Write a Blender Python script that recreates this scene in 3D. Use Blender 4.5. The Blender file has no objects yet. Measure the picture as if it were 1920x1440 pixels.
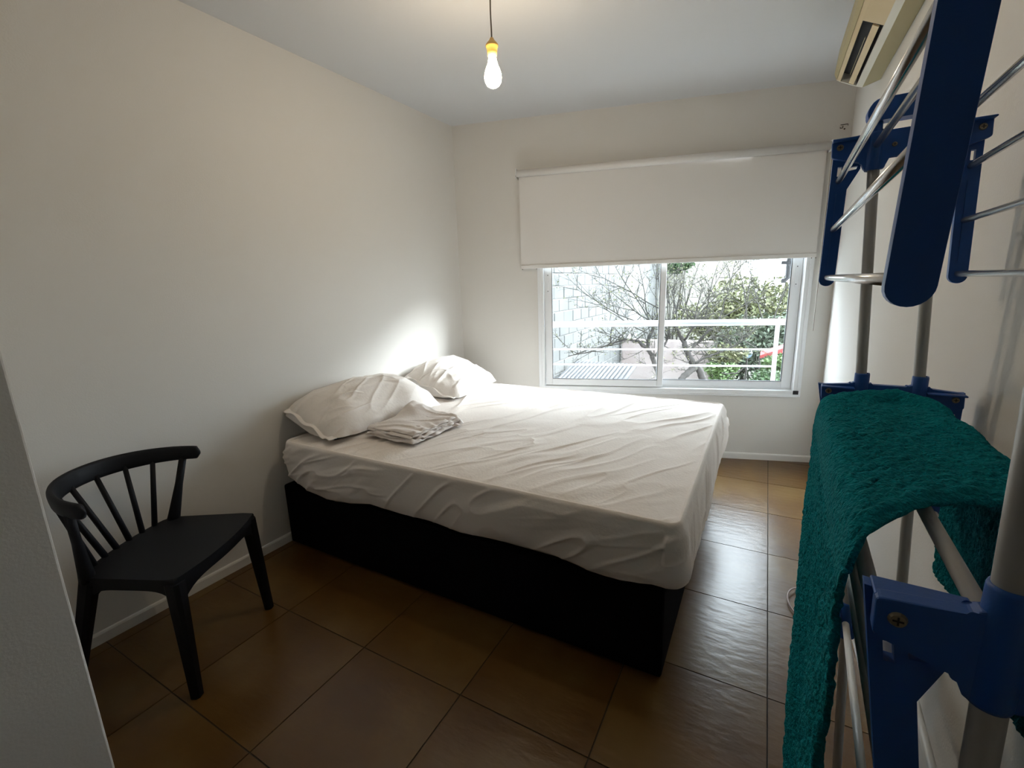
import bpy, bmesh, math, random
import numpy as np
from mathutils import Vector, Matrix, noise as mnoise

random.seed(7)
rng = np.random.default_rng(7)
SC = bpy.context.scene
COL = SC.collection

# ------------------------------------------------------------------ camera
CAM = Vector((-0.1005, -1.0036, 1.3392))
YAW, PITCH, ROLL, FPX = -0.5109, -0.2144, -0.0321, 849.39
cyw, syw, cp, sp, cr, sr = (math.cos(YAW), math.sin(YAW), math.cos(PITCH), math.sin(PITCH), math.cos(ROLL), math.sin(ROLL))
fw = Vector((syw * cp, cyw * cp, sp))
rt0 = Vector((cyw, -syw, 0))
up0 = rt0.cross(fw)
rt = cr * rt0 + sr * up0
up = -sr * rt0 + cr * up0
cam_data = bpy.data.cameras.new('camera')
cam_data.sensor_fit = 'HORIZONTAL'
cam_data.sensor_width = 36.0
cam_data.lens = FPX / 1920 * 36.0
cam_data.clip_start = 0.01
cam = bpy.data.objects.new('camera', cam_data)
M = Matrix((rt, up, -fw)).transposed().to_4x4()
M.translation = CAM
cam.matrix_world = M
COL.objects.link(cam)
SC.camera = cam

# ------------------------------------------------------------------ world, exposure
SKY = 28.0
world = bpy.data.worlds.new('overcast_sky')
SC.world = world
world.use_nodes = True
bg = world.node_tree.nodes['Background']
bg.inputs[0].default_value = (0.82, 0.91, 1.0, 1)
# overcast sky: three times brighter overhead than at the horizon (standard overcast distribution)
_nt = world.node_tree
_tc = _nt.nodes.new('ShaderNodeTexCoord')
_sx = _nt.nodes.new('ShaderNodeSeparateXYZ')
_nt.links.new(_tc.outputs['Generated'], _sx.inputs[0])
_mr = _nt.nodes.new('ShaderNodeMapRange')
_mr.inputs['From Min'].default_value = 0.0
_mr.inputs['From Max'].default_value = 1.0
_mr.inputs['To Min'].default_value = SKY / 3
_mr.inputs['To Max'].default_value = SKY
_nt.links.new(_sx.outputs['Z'], _mr.inputs['Value'])
_nt.links.new(_mr.outputs['Result'], bg.inputs[1])
# hazy low sun from the far side of the yard, grazing in through the window
sun_d = bpy.data.lights.new('hazy_sun', 'SUN')
sun_d.energy = 17.0
sun_d.angle = math.radians(25)
sun_d.color = (0.93, 0.97, 1.0)
sun = bpy.data.objects.new('hazy_sun', sun_d)
sun.rotation_euler = Vector((0.73, 0.62, 0.40)).to_track_quat('Z', 'Y').to_euler()
sun.location = (6, 8, 6)
COL.objects.link(sun)
SC.view_settings.view_transform = 'Standard'
SC.view_settings.look = 'None'
SC.view_settings.exposure = 0.12
SC.view_settings.gamma = 1.0
SC.view_settings.use_curve_mapping = False
BULB = 175.0


# ------------------------------------------------------------------ helpers
def nodes_of(m):
    nt = m.node_tree
    return nt, nt.nodes, nt.links


def material(name, col, rough=0.5, metal=0.0, col2=None, scale=8.0, bump=0.0, bscale=60.0, spec=0.5, sheen=0.0, detail=4.0, bdist=0.004):
    m = bpy.data.materials.new(name)
    m.use_nodes = True
    nt, N, L = nodes_of(m)
    b = N['Principled BSDF']
    b.inputs['Base Color'].default_value = (*col, 1)
    b.inputs['Roughness'].default_value = rough
    b.inputs['Metallic'].default_value = metal
    b.inputs['Specular IOR Level'].default_value = spec
    if sheen:
        b.inputs['Sheen Weight'].default_value = sheen
        b.inputs['Sheen Roughness'].default_value = 0.6
    tc = N.new('ShaderNodeNewGeometry')
    if col2 is not None:
        n = N.new('ShaderNodeTexNoise')
        n.inputs['Scale'].default_value = scale
        n.inputs['Detail'].default_value = detail
        L.new(tc.outputs['Position'], n.inputs['Vector'])
        r = N.new('ShaderNodeValToRGB')
        r.color_ramp.elements[0].position = 0.32
        r.color_ramp.elements[0].color = (*col, 1)
        r.color_ramp.elements[1].position = 0.68
        r.color_ramp.elements[1].color = (*col2, 1)
        L.new(n.outputs['Fac'], r.inputs['Fac'])
        L.new(r.outputs['Color'], b.inputs['Base Color'])
    if bump:
        n = N.new('ShaderNodeTexNoise')
        n.inputs['Scale'].default_value = bscale
        n.inputs['Detail'].default_value = 3.0
        L.new(tc.outputs['Position'], n.inputs['Vector'])
        bp = N.new('ShaderNodeBump')
        bp.inputs['Strength'].default_value = bump
        bp.inputs['Distance'].default_value = bdist
        L.new(n.outputs['Fac'], bp.inputs['Height'])
        L.new(bp.outputs['Normal'], b.inputs['Normal'])
    return m


WL = {}


def _tag(o, label=None, cat=None, group=None, kind=None):
    if label:
        o['label'] = label
    if cat:
        o['category'] = cat
    if group:
        o['group'] = group
    if kind:
        o['kind'] = kind
    return o


def empty(name, loc, label=None, cat=None, group=None, kind=None):
    o = bpy.data.objects.new(name, None)
    o.empty_display_size = 0.05
    COL.objects.link(o)
    o.location = loc
    WL[o] = Vector(loc)
    return _tag(o, label, cat, group, kind)


def finish(name, me, mat, parent=None, smooth=False, origin=None, **tags):
    """me holds world coordinates; shift it to its parent's (or its own) origin"""
    if parent is not None:
        org = WL[parent]
    elif origin is not None:
        org = Vector(origin)
    else:
        org = Vector((0, 0, 0))
    if org.length > 0:
        me.transform(Matrix.Translation(-org))
    if mat is not None:
        me.materials.append(mat)
    if smooth:
        me.polygons.foreach_set('use_smooth', [True] * len(me.polygons))
    o = bpy.data.objects.new(name, me)
    COL.objects.link(o)
    WL[o] = org
    if parent is not None:
        o.parent = parent
    else:
        o.location = org
    return _tag(o, **tags)


def obj(name, bm, mat, parent=None, smooth=False, origin=None, **tags):
    bmesh.ops.recalc_face_normals(bm, faces=bm.faces)
    me = bpy.data.meshes.new(name)
    bm.to_mesh(me)
    bm.free()
    return finish(name, me, mat, parent, smooth, origin, **tags)


def pyobj(name, verts, faces, mat, parent=None, smooth=False, origin=None, **tags):
    me = bpy.data.meshes.new(name)
    me.from_pydata([tuple(v) for v in verts], [], [tuple(f) for f in faces])
    me.update()
    return finish(name, me, mat, parent, smooth, origin, **tags)


def NB():
    return bmesh.new()


def box(bm, lo, hi, bevel=0.0, frame=None, seg=2):
    """axis box lo..hi; frame maps (x,y,z)->world"""
    c = [(lo[0], lo[1], lo[2]), (hi[0], lo[1], lo[2]), (hi[0], hi[1], lo[2]), (lo[0], hi[1], lo[2]),
         (lo[0], lo[1], hi[2]), (hi[0], lo[1], hi[2]), (hi[0], hi[1], hi[2]), (lo[0], hi[1], hi[2])]
    vs = [bm.verts.new(frame(*p) if frame else p) for p in c]
    fs = [(0, 3, 2, 1), (4, 5, 6, 7), (0, 1, 5, 4), (1, 2, 6, 5), (2, 3, 7, 6), (3, 0, 4, 7)]
    faces = [bm.faces.new([vs[i] for i in f]) for f in fs]
    if bevel:
        es = list({e for f in faces for e in f.edges})
        bmesh.ops.bevel(bm, geom=es, offset=bevel, segments=seg, affect='EDGES', profile=0.5)


def tube(bm, pts, r, seg=12, cap=True, squash=None):
    pts = [Vector(p) for p in pts]
    n = len(pts)
    rr = r if isinstance(r, (list, tuple)) else [r] * n
    t0 = (pts[1] - pts[0]).normalized()
    ref = Vector((0, 0, 1)) if abs(t0.z) < 0.9 else Vector((1, 0, 0))
    u = t0.cross(ref).normalized()
    rings = []
    for i, p in enumerate(pts):
        t = (pts[min(i + 1, n - 1)] - pts[max(i - 1, 0)]).normalized()
        u = (u - t * u.dot(t)).normalized()
        v = t.cross(u)
        ring = []
        for k in range(seg):
            a = 2 * math.pi * k / seg
            ring.append(bm.verts.new(p + (u * math.cos(a) + v * math.sin(a)) * rr[i]))
        rings.append(ring)
    for i in range(n - 1):
        for k in range(seg):
            bm.faces.new((rings[i][k], rings[i][(k + 1) % seg], rings[i + 1][(k + 1) % seg], rings[i + 1][k]))
    if cap:
        bm.faces.new(list(reversed(rings[0])))
        bm.faces.new(rings[-1])


def lathe(bm, prof, c, seg=32):
    """prof: (r,z) list, around vertical axis at c"""
    rings = []
    for r, z in prof:
        if r < 1e-6:
            rings.append([bm.verts.new((c[0], c[1], c[2] + z))])
        else:
            rings.append([bm.verts.new((c[0] + r * math.cos(2 * math.pi * k / seg), c[1] + r * math.sin(2 * math.pi * k / seg), c[2] + z)) for k in range(seg)])
    for a, b in zip(rings[:-1], rings[1:]):
        for k in range(seg):
            k2 = (k + 1) % seg
            if len(a) == 1 and len(b) == 1:
                continue
            if len(a) == 1:
                bm.faces.new((a[0], b[k], b[k2]))
            elif len(b) == 1:
                bm.faces.new((a[k], b[0], a[k2]))
            else:
                bm.faces.new((a[k], b[k], b[k2], a[k2]))


def prism(bm, poly, d0, d1, frame, bevel=0.0, holes=()):
    """poly: 2-D outline (a,b); extruded d0..d1; frame(a,d,b)->world"""
    A = [bm.verts.new(frame(p[0], d0, p[1])) for p in poly]
    B = [bm.verts.new(frame(p[0], d1, p[1])) for p in poly]
    n = len(poly)
    f1 = bm.faces.new(A)
    f2 = bm.faces.new(list(reversed(B)))
    sides = []
    for i in range(n):
        j = (i + 1) % n
        sides.append(bm.faces.new((A[i], B[i], B[j], A[j])))
    if bevel:
        es = list(f1.edges) + list(f2.edges)
        bmesh.ops.bevel(bm, geom=es, offset=bevel, segments=2, affect='EDGES', profile=0.5)
    return f1, f2


def plate_with_holes(bm, poly, holes, d0, d1, frame):
    """flat plate from an outline with cut-outs, extruded"""
    from mathutils.geometry import tessellate_polygon
    loops = [poly] + list(holes)
    flat = [p for lp in loops for p in lp]
    tris = tessellate_polygon([[Vector((p[0], p[1], 0)) for p in lp] for lp in loops])
    A = [bm.verts.new(frame(p[0], d0, p[1])) for p in flat]
    B = [bm.verts.new(frame(p[0], d1, p[1])) for p in flat]
    for t in tris:
        try:
            bm.faces.new([A[i] for i in t])
            bm.faces.new([B[i] for i in reversed(t)])
        except ValueError:
            pass
    k = 0
    for lp in loops:
        n = len(lp)
        for i in range(n):
            j = (i + 1) % n
            bm.faces.new((A[k + i], B[k + i], B[k + j], A[k + j]))
        k += n


def lattice(seed):
    g = np.random.default_rng(seed)
    return g.random((256, 256))


def vnoise(x, y, seed=0):
    L = _LAT.setdefault(seed, lattice(seed))
    xi = np.floor(x).astype(int)
    yi = np.floor(y).astype(int)
    fx = x - xi
    fy = y - yi
    fx = fx * fx * fx * (fx * (fx * 6 - 15) + 10)
    fy = fy * fy * fy * (fy * (fy * 6 - 15) + 10)
    a = L[xi % 256, yi % 256]
    b = L[(xi + 1) % 256, yi % 256]
    c = L[xi % 256, (yi + 1) % 256]
    d = L[(xi + 1) % 256, (yi + 1) % 256]
    return (a * (1 - fx) + b * fx) * (1 - fy) + (c * (1 - fx) + d * fx) * fy


_LAT = {}


def ridges(x, y, ang, wl, stretch, seed):
    """thin creases running along direction ang"""
    c, s = math.cos(ang), math.sin(ang)
    a = (x * c + y * s) / (wl * stretch)
    b = (-x * s + y * c) / wl
    b = b + 1.3 * vnoise(a * 1.3, b * 0.25, seed + 50)
    n = vnoise(a, b, seed)
    r = 1 - np.abs(2 * n - 1)
    return np.clip((r - 0.55) / 0.45, 0, 1) ** 1.6


# ------------------------------------------------------------------ materials
MAT = {}
MAT['wall'] = material('painted_plaster', (0.70, 0.685, 0.655), 0.75, bump=0.12, bscale=180)
MAT['ceiling'] = material('ceiling_paint', (0.64, 0.65, 0.665), 0.8, bump=0.08, bscale=150)
MAT['skirting'] = material('skirting_paint', (0.80, 0.79, 0.76), 0.45)
MAT['grout'] = material('grout', (0.055, 0.042, 0.03), 0.9)
MAT['white_metal'] = material('white_lacquered_aluminium', (0.80, 0.82, 0.84), 0.35)
MAT['blind'] = material('blind_fabric', (0.76, 0.745, 0.725), 0.85, bump=0.1, bscale=700)
MAT['black_fabric'] = material('black_bed_fabric', (0.004, 0.004, 0.006), 0.9, bump=0.3, bscale=500, spec=0.05)
MAT['sheet'] = material('cotton_sheet', (0.80, 0.742, 0.695), 0.85, bump=0.25, bscale=90, spec=0.2)
MAT['pillow'] = material('pillowcase_cotton', (0.81, 0.765, 0.725), 0.85, bump=0.3, bscale=70, spec=0.2)
MAT['folded'] = material('folded_cotton', (0.74, 0.69, 0.66), 0.85, bump=0.3, bscale=80, spec=0.2)
MAT['black_plastic'] = material('black_plastic', (0.006, 0.007, 0.010), 0.55, bump=0.1, bscale=400, spec=0.2)
MAT['blue_plastic'] = material('blue_plastic', (0.006, 0.085, 0.37), 0.42, bump=0.06, bscale=300)
MAT['chrome'] = material('chromed_steel', (0.62, 0.64, 0.66), 0.22, metal=1.0)
MAT['grey_tube'] = material('grey_coated_tube', (0.42, 0.43, 0.43), 0.4, metal=0.25)
MAT['pale_tube'] = material('pale_coated_tube', (0.74, 0.73, 0.70), 0.35, metal=0.0)
MAT['screw'] = material('aged_screw', (0.30, 0.27, 0.20), 0.4, metal=0.8)
MAT['towel'] = material('teal_terry', (0.001, 0.20, 0.255), 0.95, col2=(0.003, 0.27, 0.32), scale=90, bump=1.0, bscale=190, spec=0.1, bdist=0.010)
MAT['cream_plastic'] = material('yellowed_plastic', (0.60, 0.47, 0.26), 0.45, col2=(0.66, 0.55, 0.36), scale=3)
MAT['pale_plastic'] = material('pale_plastic', (0.70, 0.69, 0.62), 0.45)
MAT['olive_plastic'] = material('yellowed_underside', (0.40, 0.35, 0.20), 0.5)
MAT['dark'] = material('dark_recess', (0.006, 0.005, 0.008), 0.6)
MAT['brass'] = material('amber_lampholder', (0.75, 0.45, 0.12), 0.45)
MAT['grey_cord'] = material('grey_cord', (0.16, 0.13, 0.10), 0.6)
MAT['cable'] = material('pinkish_cable', (0.42, 0.34, 0.32), 0.5)
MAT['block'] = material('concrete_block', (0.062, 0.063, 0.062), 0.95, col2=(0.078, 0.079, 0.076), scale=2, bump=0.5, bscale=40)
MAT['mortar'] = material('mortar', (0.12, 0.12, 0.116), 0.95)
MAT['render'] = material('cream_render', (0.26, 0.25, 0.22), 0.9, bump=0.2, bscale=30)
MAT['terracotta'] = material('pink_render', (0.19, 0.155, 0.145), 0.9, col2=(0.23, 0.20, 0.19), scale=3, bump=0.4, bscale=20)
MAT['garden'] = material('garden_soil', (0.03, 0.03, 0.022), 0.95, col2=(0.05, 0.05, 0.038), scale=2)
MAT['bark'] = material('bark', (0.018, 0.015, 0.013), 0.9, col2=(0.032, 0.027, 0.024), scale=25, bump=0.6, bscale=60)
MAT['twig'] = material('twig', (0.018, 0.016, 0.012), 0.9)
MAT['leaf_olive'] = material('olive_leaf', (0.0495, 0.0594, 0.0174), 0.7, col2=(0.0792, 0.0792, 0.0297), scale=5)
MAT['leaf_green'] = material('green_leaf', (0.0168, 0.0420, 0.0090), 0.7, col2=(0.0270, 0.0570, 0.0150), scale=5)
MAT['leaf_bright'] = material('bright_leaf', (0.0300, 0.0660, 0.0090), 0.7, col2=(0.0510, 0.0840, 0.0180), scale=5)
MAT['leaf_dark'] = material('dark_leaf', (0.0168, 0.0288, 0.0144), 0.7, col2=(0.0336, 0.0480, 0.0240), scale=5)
MAT['red_roof'] = material('red_awning', (0.16, 0.012, 0.012), 0.7)
MAT['blue_panel'] = material('pale_blue_panel', (0.09, 0.13, 0.16), 0.6)
MAT['roof_sheet'] = material('grey_roof_sheet', (0.022, 0.023, 0.027), 0.6, col2=(0.036, 0.037, 0.042), scale=4)


def tile_material():
    m = material('brown_floor_tile', (0.085, 0.054, 0.026), 0.28, spec=0.55)
    nt, N, L = nodes_of(m)
    b = N['Principled BSDF']
    geo = N.new('ShaderNodeNewGeometry')
    oi = N.new('ShaderNodeObjectInfo')
    n1 = N.new('ShaderNodeTexNoise')
    n1.inputs['Scale'].default_value = 3.2
    n1.inputs['Detail'].default_value = 5
    n1.noise_dimensions = '4D'
    L.new(geo.outputs['Position'], n1.inputs['Vector'])
    mu = N.new('ShaderNodeMath')
    mu.operation = 'MULTIPLY'
    mu.inputs[1].default_value = 20
    L.new(oi.outputs['Random'], mu.inputs[0])
    L.new(mu.outputs[0], n1.inputs['W'])
    r = N.new('ShaderNodeValToRGB')
    e = r.color_ramp.elements
    e[0].position = 0.3
    e[0].color = (0.088, 0.038, 0.008, 1)
    e[1].position = 0.7
    e[1].color = (0.155, 0.092, 0.028, 1)
    x = r.color_ramp.elements.new(0.5)
    x.color = (0.118, 0.058, 0.013, 1)
    L.new(n1.outputs['Fac'], r.inputs['Fac'])
    L.new(r.outputs['Color'], b.inputs['Base Color'])
    n2 = N.new('ShaderNodeTexNoise')
    n2.inputs['Scale'].default_value = 22
    n2.inputs['Detail'].default_value = 4
    mp = N.new('ShaderNodeMapping')
    mp.inputs['Scale'].default_value = (0.6, 1.6, 1)
    L.new(geo.outputs['Position'], mp.inputs['Vector'])
    L.new(mp.outputs['Vector'], n2.inputs['Vector'])
    bp = N.new('ShaderNodeBump')
    bp.inputs['Strength'].default_value = 0.22
    bp.inputs['Distance'].default_value = 0.006
    L.new(n2.outputs['Fac'], bp.inputs['Height'])
    L.new(bp.outputs['Normal'], b.inputs['Normal'])
    return m


MAT['tile'] = tile_material()


def glass_material():
    m = bpy.data.materials.new('window_glass')
    m.use_nodes = True
    nt, N, L = nodes_of(m)
    N.clear()
    out = N.new('ShaderNodeOutputMaterial')
    mix = N.new('ShaderNodeMixShader')
    tr = N.new('ShaderNodeBsdfTransparent')
    tr.inputs[0].default_value = (0.95, 0.97, 0.965, 1)
    gl = N.new('ShaderNodeBsdfGlossy')
    gl.inputs['Roughness'].default_value = 0.02
    lw = N.new('ShaderNodeLayerWeight')
    lw.inputs['Blend'].default_value = 0.5
    pw = N.new('ShaderNodeMath')
    pw.operation = 'POWER'
    pw.inputs[1].default_value = 5.0
    L.new(lw.outputs['Facing'], pw.inputs[0])
    ma = N.new('ShaderNodeMath')
    ma.operation = 'MULTIPLY_ADD'
    ma.inputs[1].default_value = 0.7
    ma.inputs[2].default_value = 0.035
    L.new(pw.outputs[0], ma.inputs[0])
    L.new(ma.outputs[0], mix.inputs[0])
    L.new(tr.outputs[0], mix.inputs[1])
    L.new(gl.outputs[0], mix.inputs[2])
    L.new(mix.outputs[0], out.inputs[0])
    return m


MAT['glass'] = glass_material()


def bulb_material():
    m = bpy.data.materials.new('lit_bulb_glass')
    m.use_nodes = True
    nt, N, L = nodes_of(m)
    N.clear()
    out = N.new('ShaderNodeOutputMaterial')
    e = N.new('ShaderNodeEmission')
    e.inputs[0].default_value = (1.0, 0.80, 0.55, 1)
    e.inputs[1].default_value = BULB
    L.new(e.outputs[0], out.inputs[0])
    return m


MAT['bulb'] = bulb_material()

# ------------------------------------------------------------------ room shell
H = 2.5225
XR = 0.288
AL = math.atan(0.2786)
CA, SA = math.cos(AL), math.sin(AL)
YFRONT = -3.4
EX, EY = -1.19, -0.764


def leftx(y):
    return -2.3097 + 0.0168 * y


def W(s, z, o=0.0):
    """back wall frame: s along wall, o into the room"""
    return (s * CA + o * SA, 2.7068 + s * SA - o * CA, z)


def s_of_x(x):
    return x / CA


CL = (-2.2749, 2.0730)
CRR = (XR, 2.7068 + 0.2786 * XR)

# floor: grout bed and tiles
room_poly = [(leftx(EY), EY), (EX, EY), (EX, YFRONT), (XR, YFRONT), CRR, CL]
bm = NB()
vs = [bm.verts.new((p[0], p[1], -0.003)) for p in [(-2.6, YFRONT - .2), (XR + .2, YFRONT - .2), (XR + .2, 3.0), (-2.6, 2.2)]]
bm.faces.new(vs)
r = bmesh.ops.extrude_face_region(bm, geom=bm.faces[:])
for v in [g for g in r['geom'] if isinstance(g, bmesh.types.BMVert)]:
    v.co.z = -0.15
floor = obj('floor', bm, MAT['grout'])
_tag(floor, 'brown ceramic tiled bedroom floor with dark joints', None, None, 'structure')


def clip(poly, a, b):
    """keep the left side of line a->b"""
    out = []
    for i in range(len(poly)):
        p, q = poly[i], poly[(i + 1) % len(poly)]
        sp_ = (b[0] - a[0]) * (p[1] - a[1]) - (b[1] - a[1]) * (p[0] - a[0])
        sq_ = (b[0] - a[0]) * (q[1] - a[1]) - (b[1] - a[1]) * (q[0] - a[0])
        if sp_ >= 0:
            out.append(p)
        if (sp_ >= 0) != (sq_ >= 0):
            t = sp_ / (sp_ - sq_)
            out.append((p[0] + t * (q[0] - p[0]), p[1] + t * (q[1] - p[1])))
    return out


T = 0.45
G = 0.0022


def tile_mesh(poly, org):
    bm = NB()
    z = 0.0
    top = [bm.verts.new((p[0] - org[0], p[1] - org[1], z)) for p in poly]
    f = bm.faces.new(top)
    bmesh.ops.recalc_face_normals(bm, faces=[f])
    if f.normal.z < 0:
        f.normal_flip()
    ins = bmesh.ops.inset_region(bm, faces=[f], thickness=0.0025, use_even_offset=True)
    for fc in ins['faces']:
        pass
    bverts = [v for v in bm.verts if v not in f.verts]
    for v in bverts:
        v.co.z = -0.0022
    ed = [e for e in bm.edges if e.is_boundary]
    r = bmesh.ops.extrude_edge_only(bm, edges=ed)
    for v in [g for g in r['geom'] if isinstance(g, bmesh.types.BMVert)]:
        v.co.z = -0.008
    me = bpy.data.meshes.new('tile')
    bm.to_mesh(me)
    bm.free()
    me.materials.append(MAT['tile'])
    return me


full = None
for i in range(-6, 1):
    for j in range(-8, 7):
        sq = [(i * T + G, j * T + G), ((i + 1) * T - G, j * T + G), ((i + 1) * T - G, (j + 1) * T - G), (i * T + G, (j + 1) * T - G)]
        p = clip(sq, (XR, -5), (XR, 5))
        p = clip(p, CRR, CL) if len(p) > 2 else p
        p = clip(p, (leftx(5), 5), (leftx(-5), -5)) if len(p) > 2 else p
        if len(p) > 2:
            if (j + 1) * T <= EY + 0.001:
                p = clip(p, (EX, 5), (EX, -5))
            elif j * T < EY:
                if (i + 1) * T <= EX:
                    p = clip(p, (-5, EY), (5, EY))
        if len(p) < 3:
            continue
        ar = abs(sum(p[k][0] * p[(k + 1) % len(p)][1] - p[(k + 1) % len(p)][0] * p[k][1] for k in range(len(p)))) / 2
        if ar < 0.0015 or j * T < YFRONT - T:
            continue
        org = ((i + .5) * T, (j + .5) * T)
        is_full = ar > T * T * 0.975
        if is_full:
            if full is None:
                full = tile_mesh(sq, org)
            me = full
        else:
            me = tile_mesh(p, org)
        o = bpy.data.objects.new('tile', me)
        COL.objects.link(o)
        o.parent = floor
        o.location = (org[0], org[1], 0)


def wall_quad(name, a, b, z0, z1, th, mat, label):
    """wall from a to b, thickness to the right-hand side of a->b (outside)"""
    d = Vector((b[0] - a[0], b[1] - a[1], 0)).normalized()
    n = Vector((d.y, -d.x, 0)) * th
    bm = NB()
    q = [Vector((a[0], a[1], 0)), Vector((b[0], b[1], 0))]
    q += [q[1] + n, q[0] + n]
    lo = [bm.verts.new((p.x, p.y, z0)) for p in q]
    hi = [bm.verts.new((p.x, p.y, z1)) for p in q]
    bm.faces.new(lo[::-1])
    bm.faces.new(hi)
    for k in range(4):
        bm.faces.new((lo[k], lo[(k + 1) % 4], hi[(k + 1) % 4], hi[k]))
    o = obj(name, bm, mat)
    return _tag(o, label, None, None, 'structure')


wall_quad('wall_left', (leftx(CL[1] + .2), CL[1] + .2), (leftx(-1.0), -1.0), 0 - .1, H + .1, -(-0.15), MAT['wall'], 'plain white plaster wall behind the head of the bed')
wall_quad('wall_right', (XR, YFRONT - .1), (XR, CRR[1] + .15), -.1, H + .1, 0.15, MAT['wall'], 'plain white plaster wall behind the drying rack and air conditioner')
wall_quad('wall_rear', (EX - .1, YFRONT), (XR + .1, YFRONT), -.1, H + .1, 0.12, MAT['wall'], 'plain wall closing the entry passage behind the viewer')
# block at the left edge: passage wall and short front wall
bm = NB()
box(bm, (-2.6, YFRONT - .1, -.1), (EX, EY, H + .1), bevel=0.004, seg=2)
o = obj('wall_front', bm, MAT['wall'])
_tag(o, 'projecting wall corner beside the black chair', None, None, 'structure')
bm = NB()
box(bm, (-2.7, YFRONT - .2, H), (XR + .3, 3.1, H + .15))
o = obj('ceiling', bm, MAT['ceiling'])
_tag(o, 'plain white ceiling above the hanging bulb', None, None, 'structure')

# back wall with window opening
WS0, WS1, WZ0, WZ1 = -1.7077, 0.1453, 0.505, 2.0
SL, SR_ = s_of_x(CL[0]) - .15, s_of_x(CRR[0]) + .15
bm = NB()
ring_in = []
outer = [(SL, -.1), (SR_, -.1), (SR_, H + .1), (SL, H + .1)]
hole = [(WS0, WZ0), (WS1, WZ0), (WS1, WZ1), (WS0, WZ1)]
fr = lambda a, d, b: W(a, b, -d)
plate_with_holes(bm, outer, [hole], 0.0, 0.16, fr)
o = obj('wall_back', bm, MAT['wall'])
_tag(o, 'white plaster wall around the sliding window', None, None, 'structure')


# skirting boards
def skirting(name, a, b, label):
    d = Vector((b[0] - a[0], b[1] - a[1], 0))
    L_ = d.length
    d.normalize()
    n = Vector((-d.y, d.x, 0))
    f = lambda x, y, z: Vector((a[0], a[1], 0)) + d * x + n * y + Vector((0, 0, z))
    bm = NB()
    prism(bm, [(0.0, 0.0), (0.011, 0.0), (0.011, 0.040), (0.008, 0.047), (0.0, 0.049)], 0, L_, lambda p, dd, z: f(dd, p, z))
    o = obj(name, bm, MAT['skirting'])
    return _tag(o, label, None, None, 'structure')


skirting('baseboard_left', CL, (leftx(EY), EY), 'low white skirting along the bed head wall')
skirting('baseboard_back', CRR, CL, 'low white skirting under the sliding window')
skirting('baseboard_right', (XR, YFRONT), CRR, 'low white skirting behind the drying rack')

# ------------------------------------------------------------------ window
win = empty('window_1', W((WS0 + WS1) / 2, WZ0, 0), 'white aluminium sliding window with two panes', None, None, 'structure')


def wbox(bm, s0, s1, z0, z1, o0, o1, bevel=0.0015):
    box(bm, (s0, o0, z0), (s1, o1, z1), bevel=bevel, frame=lambda s, o, z: W(s, z, o), seg=1)


bm = NB()
FO0, FO1 = -0.075, 0.012
wbox(bm, WS0, WS0 + .028, WZ0, WZ1, FO0, FO1)
wbox(bm, WS1 - .028, WS1, WZ0, WZ1, FO0, FO1)
wbox(bm, WS0 + .028, WS1 - .028, WZ1 - .03, WZ1, FO0, FO1)
wbox(bm, WS0 + .028, WS1 - .028, WZ0, WZ0 + .032, FO0, FO1)
obj('window_frame', bm, MAT['white_metal'], win)
bm = NB()  # flange covering the joint
for k, (a, b_, c, d) in enumerate([(WS0 - .018, WS0 + .006, WZ0 - .012, WZ1 + .018), (WS1 - .006, WS1 + .018, WZ0 - .012, WZ1 + .018), (WS0, WS1, WZ1 - .004, WZ1 + .018), (WS0, WS1, WZ0 - .014, WZ0 + .006)]):
    wbox(bm, a, b_, c, d, 0.0005, 0.016 + .0004 * k)
obj('cover_strip', bm, MAT['white_metal'], win)
bm = NB()
wbox(bm, WS1 - .03, WS1 + .004, WZ0 + .006, WZ0 + .034, 0.012, 0.019)
obj('corner_cap', bm, MAT['dark'], win, label='dark plastic corner plug')
bm = NB()
wbox(bm, WS0 + .03, WS1 - .03, WZ0 + .032, WZ0 + .040, -.035, -.030)
obj('track', bm, MAT['white_metal'], win)
SM = s_of_x(-0.768)


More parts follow.
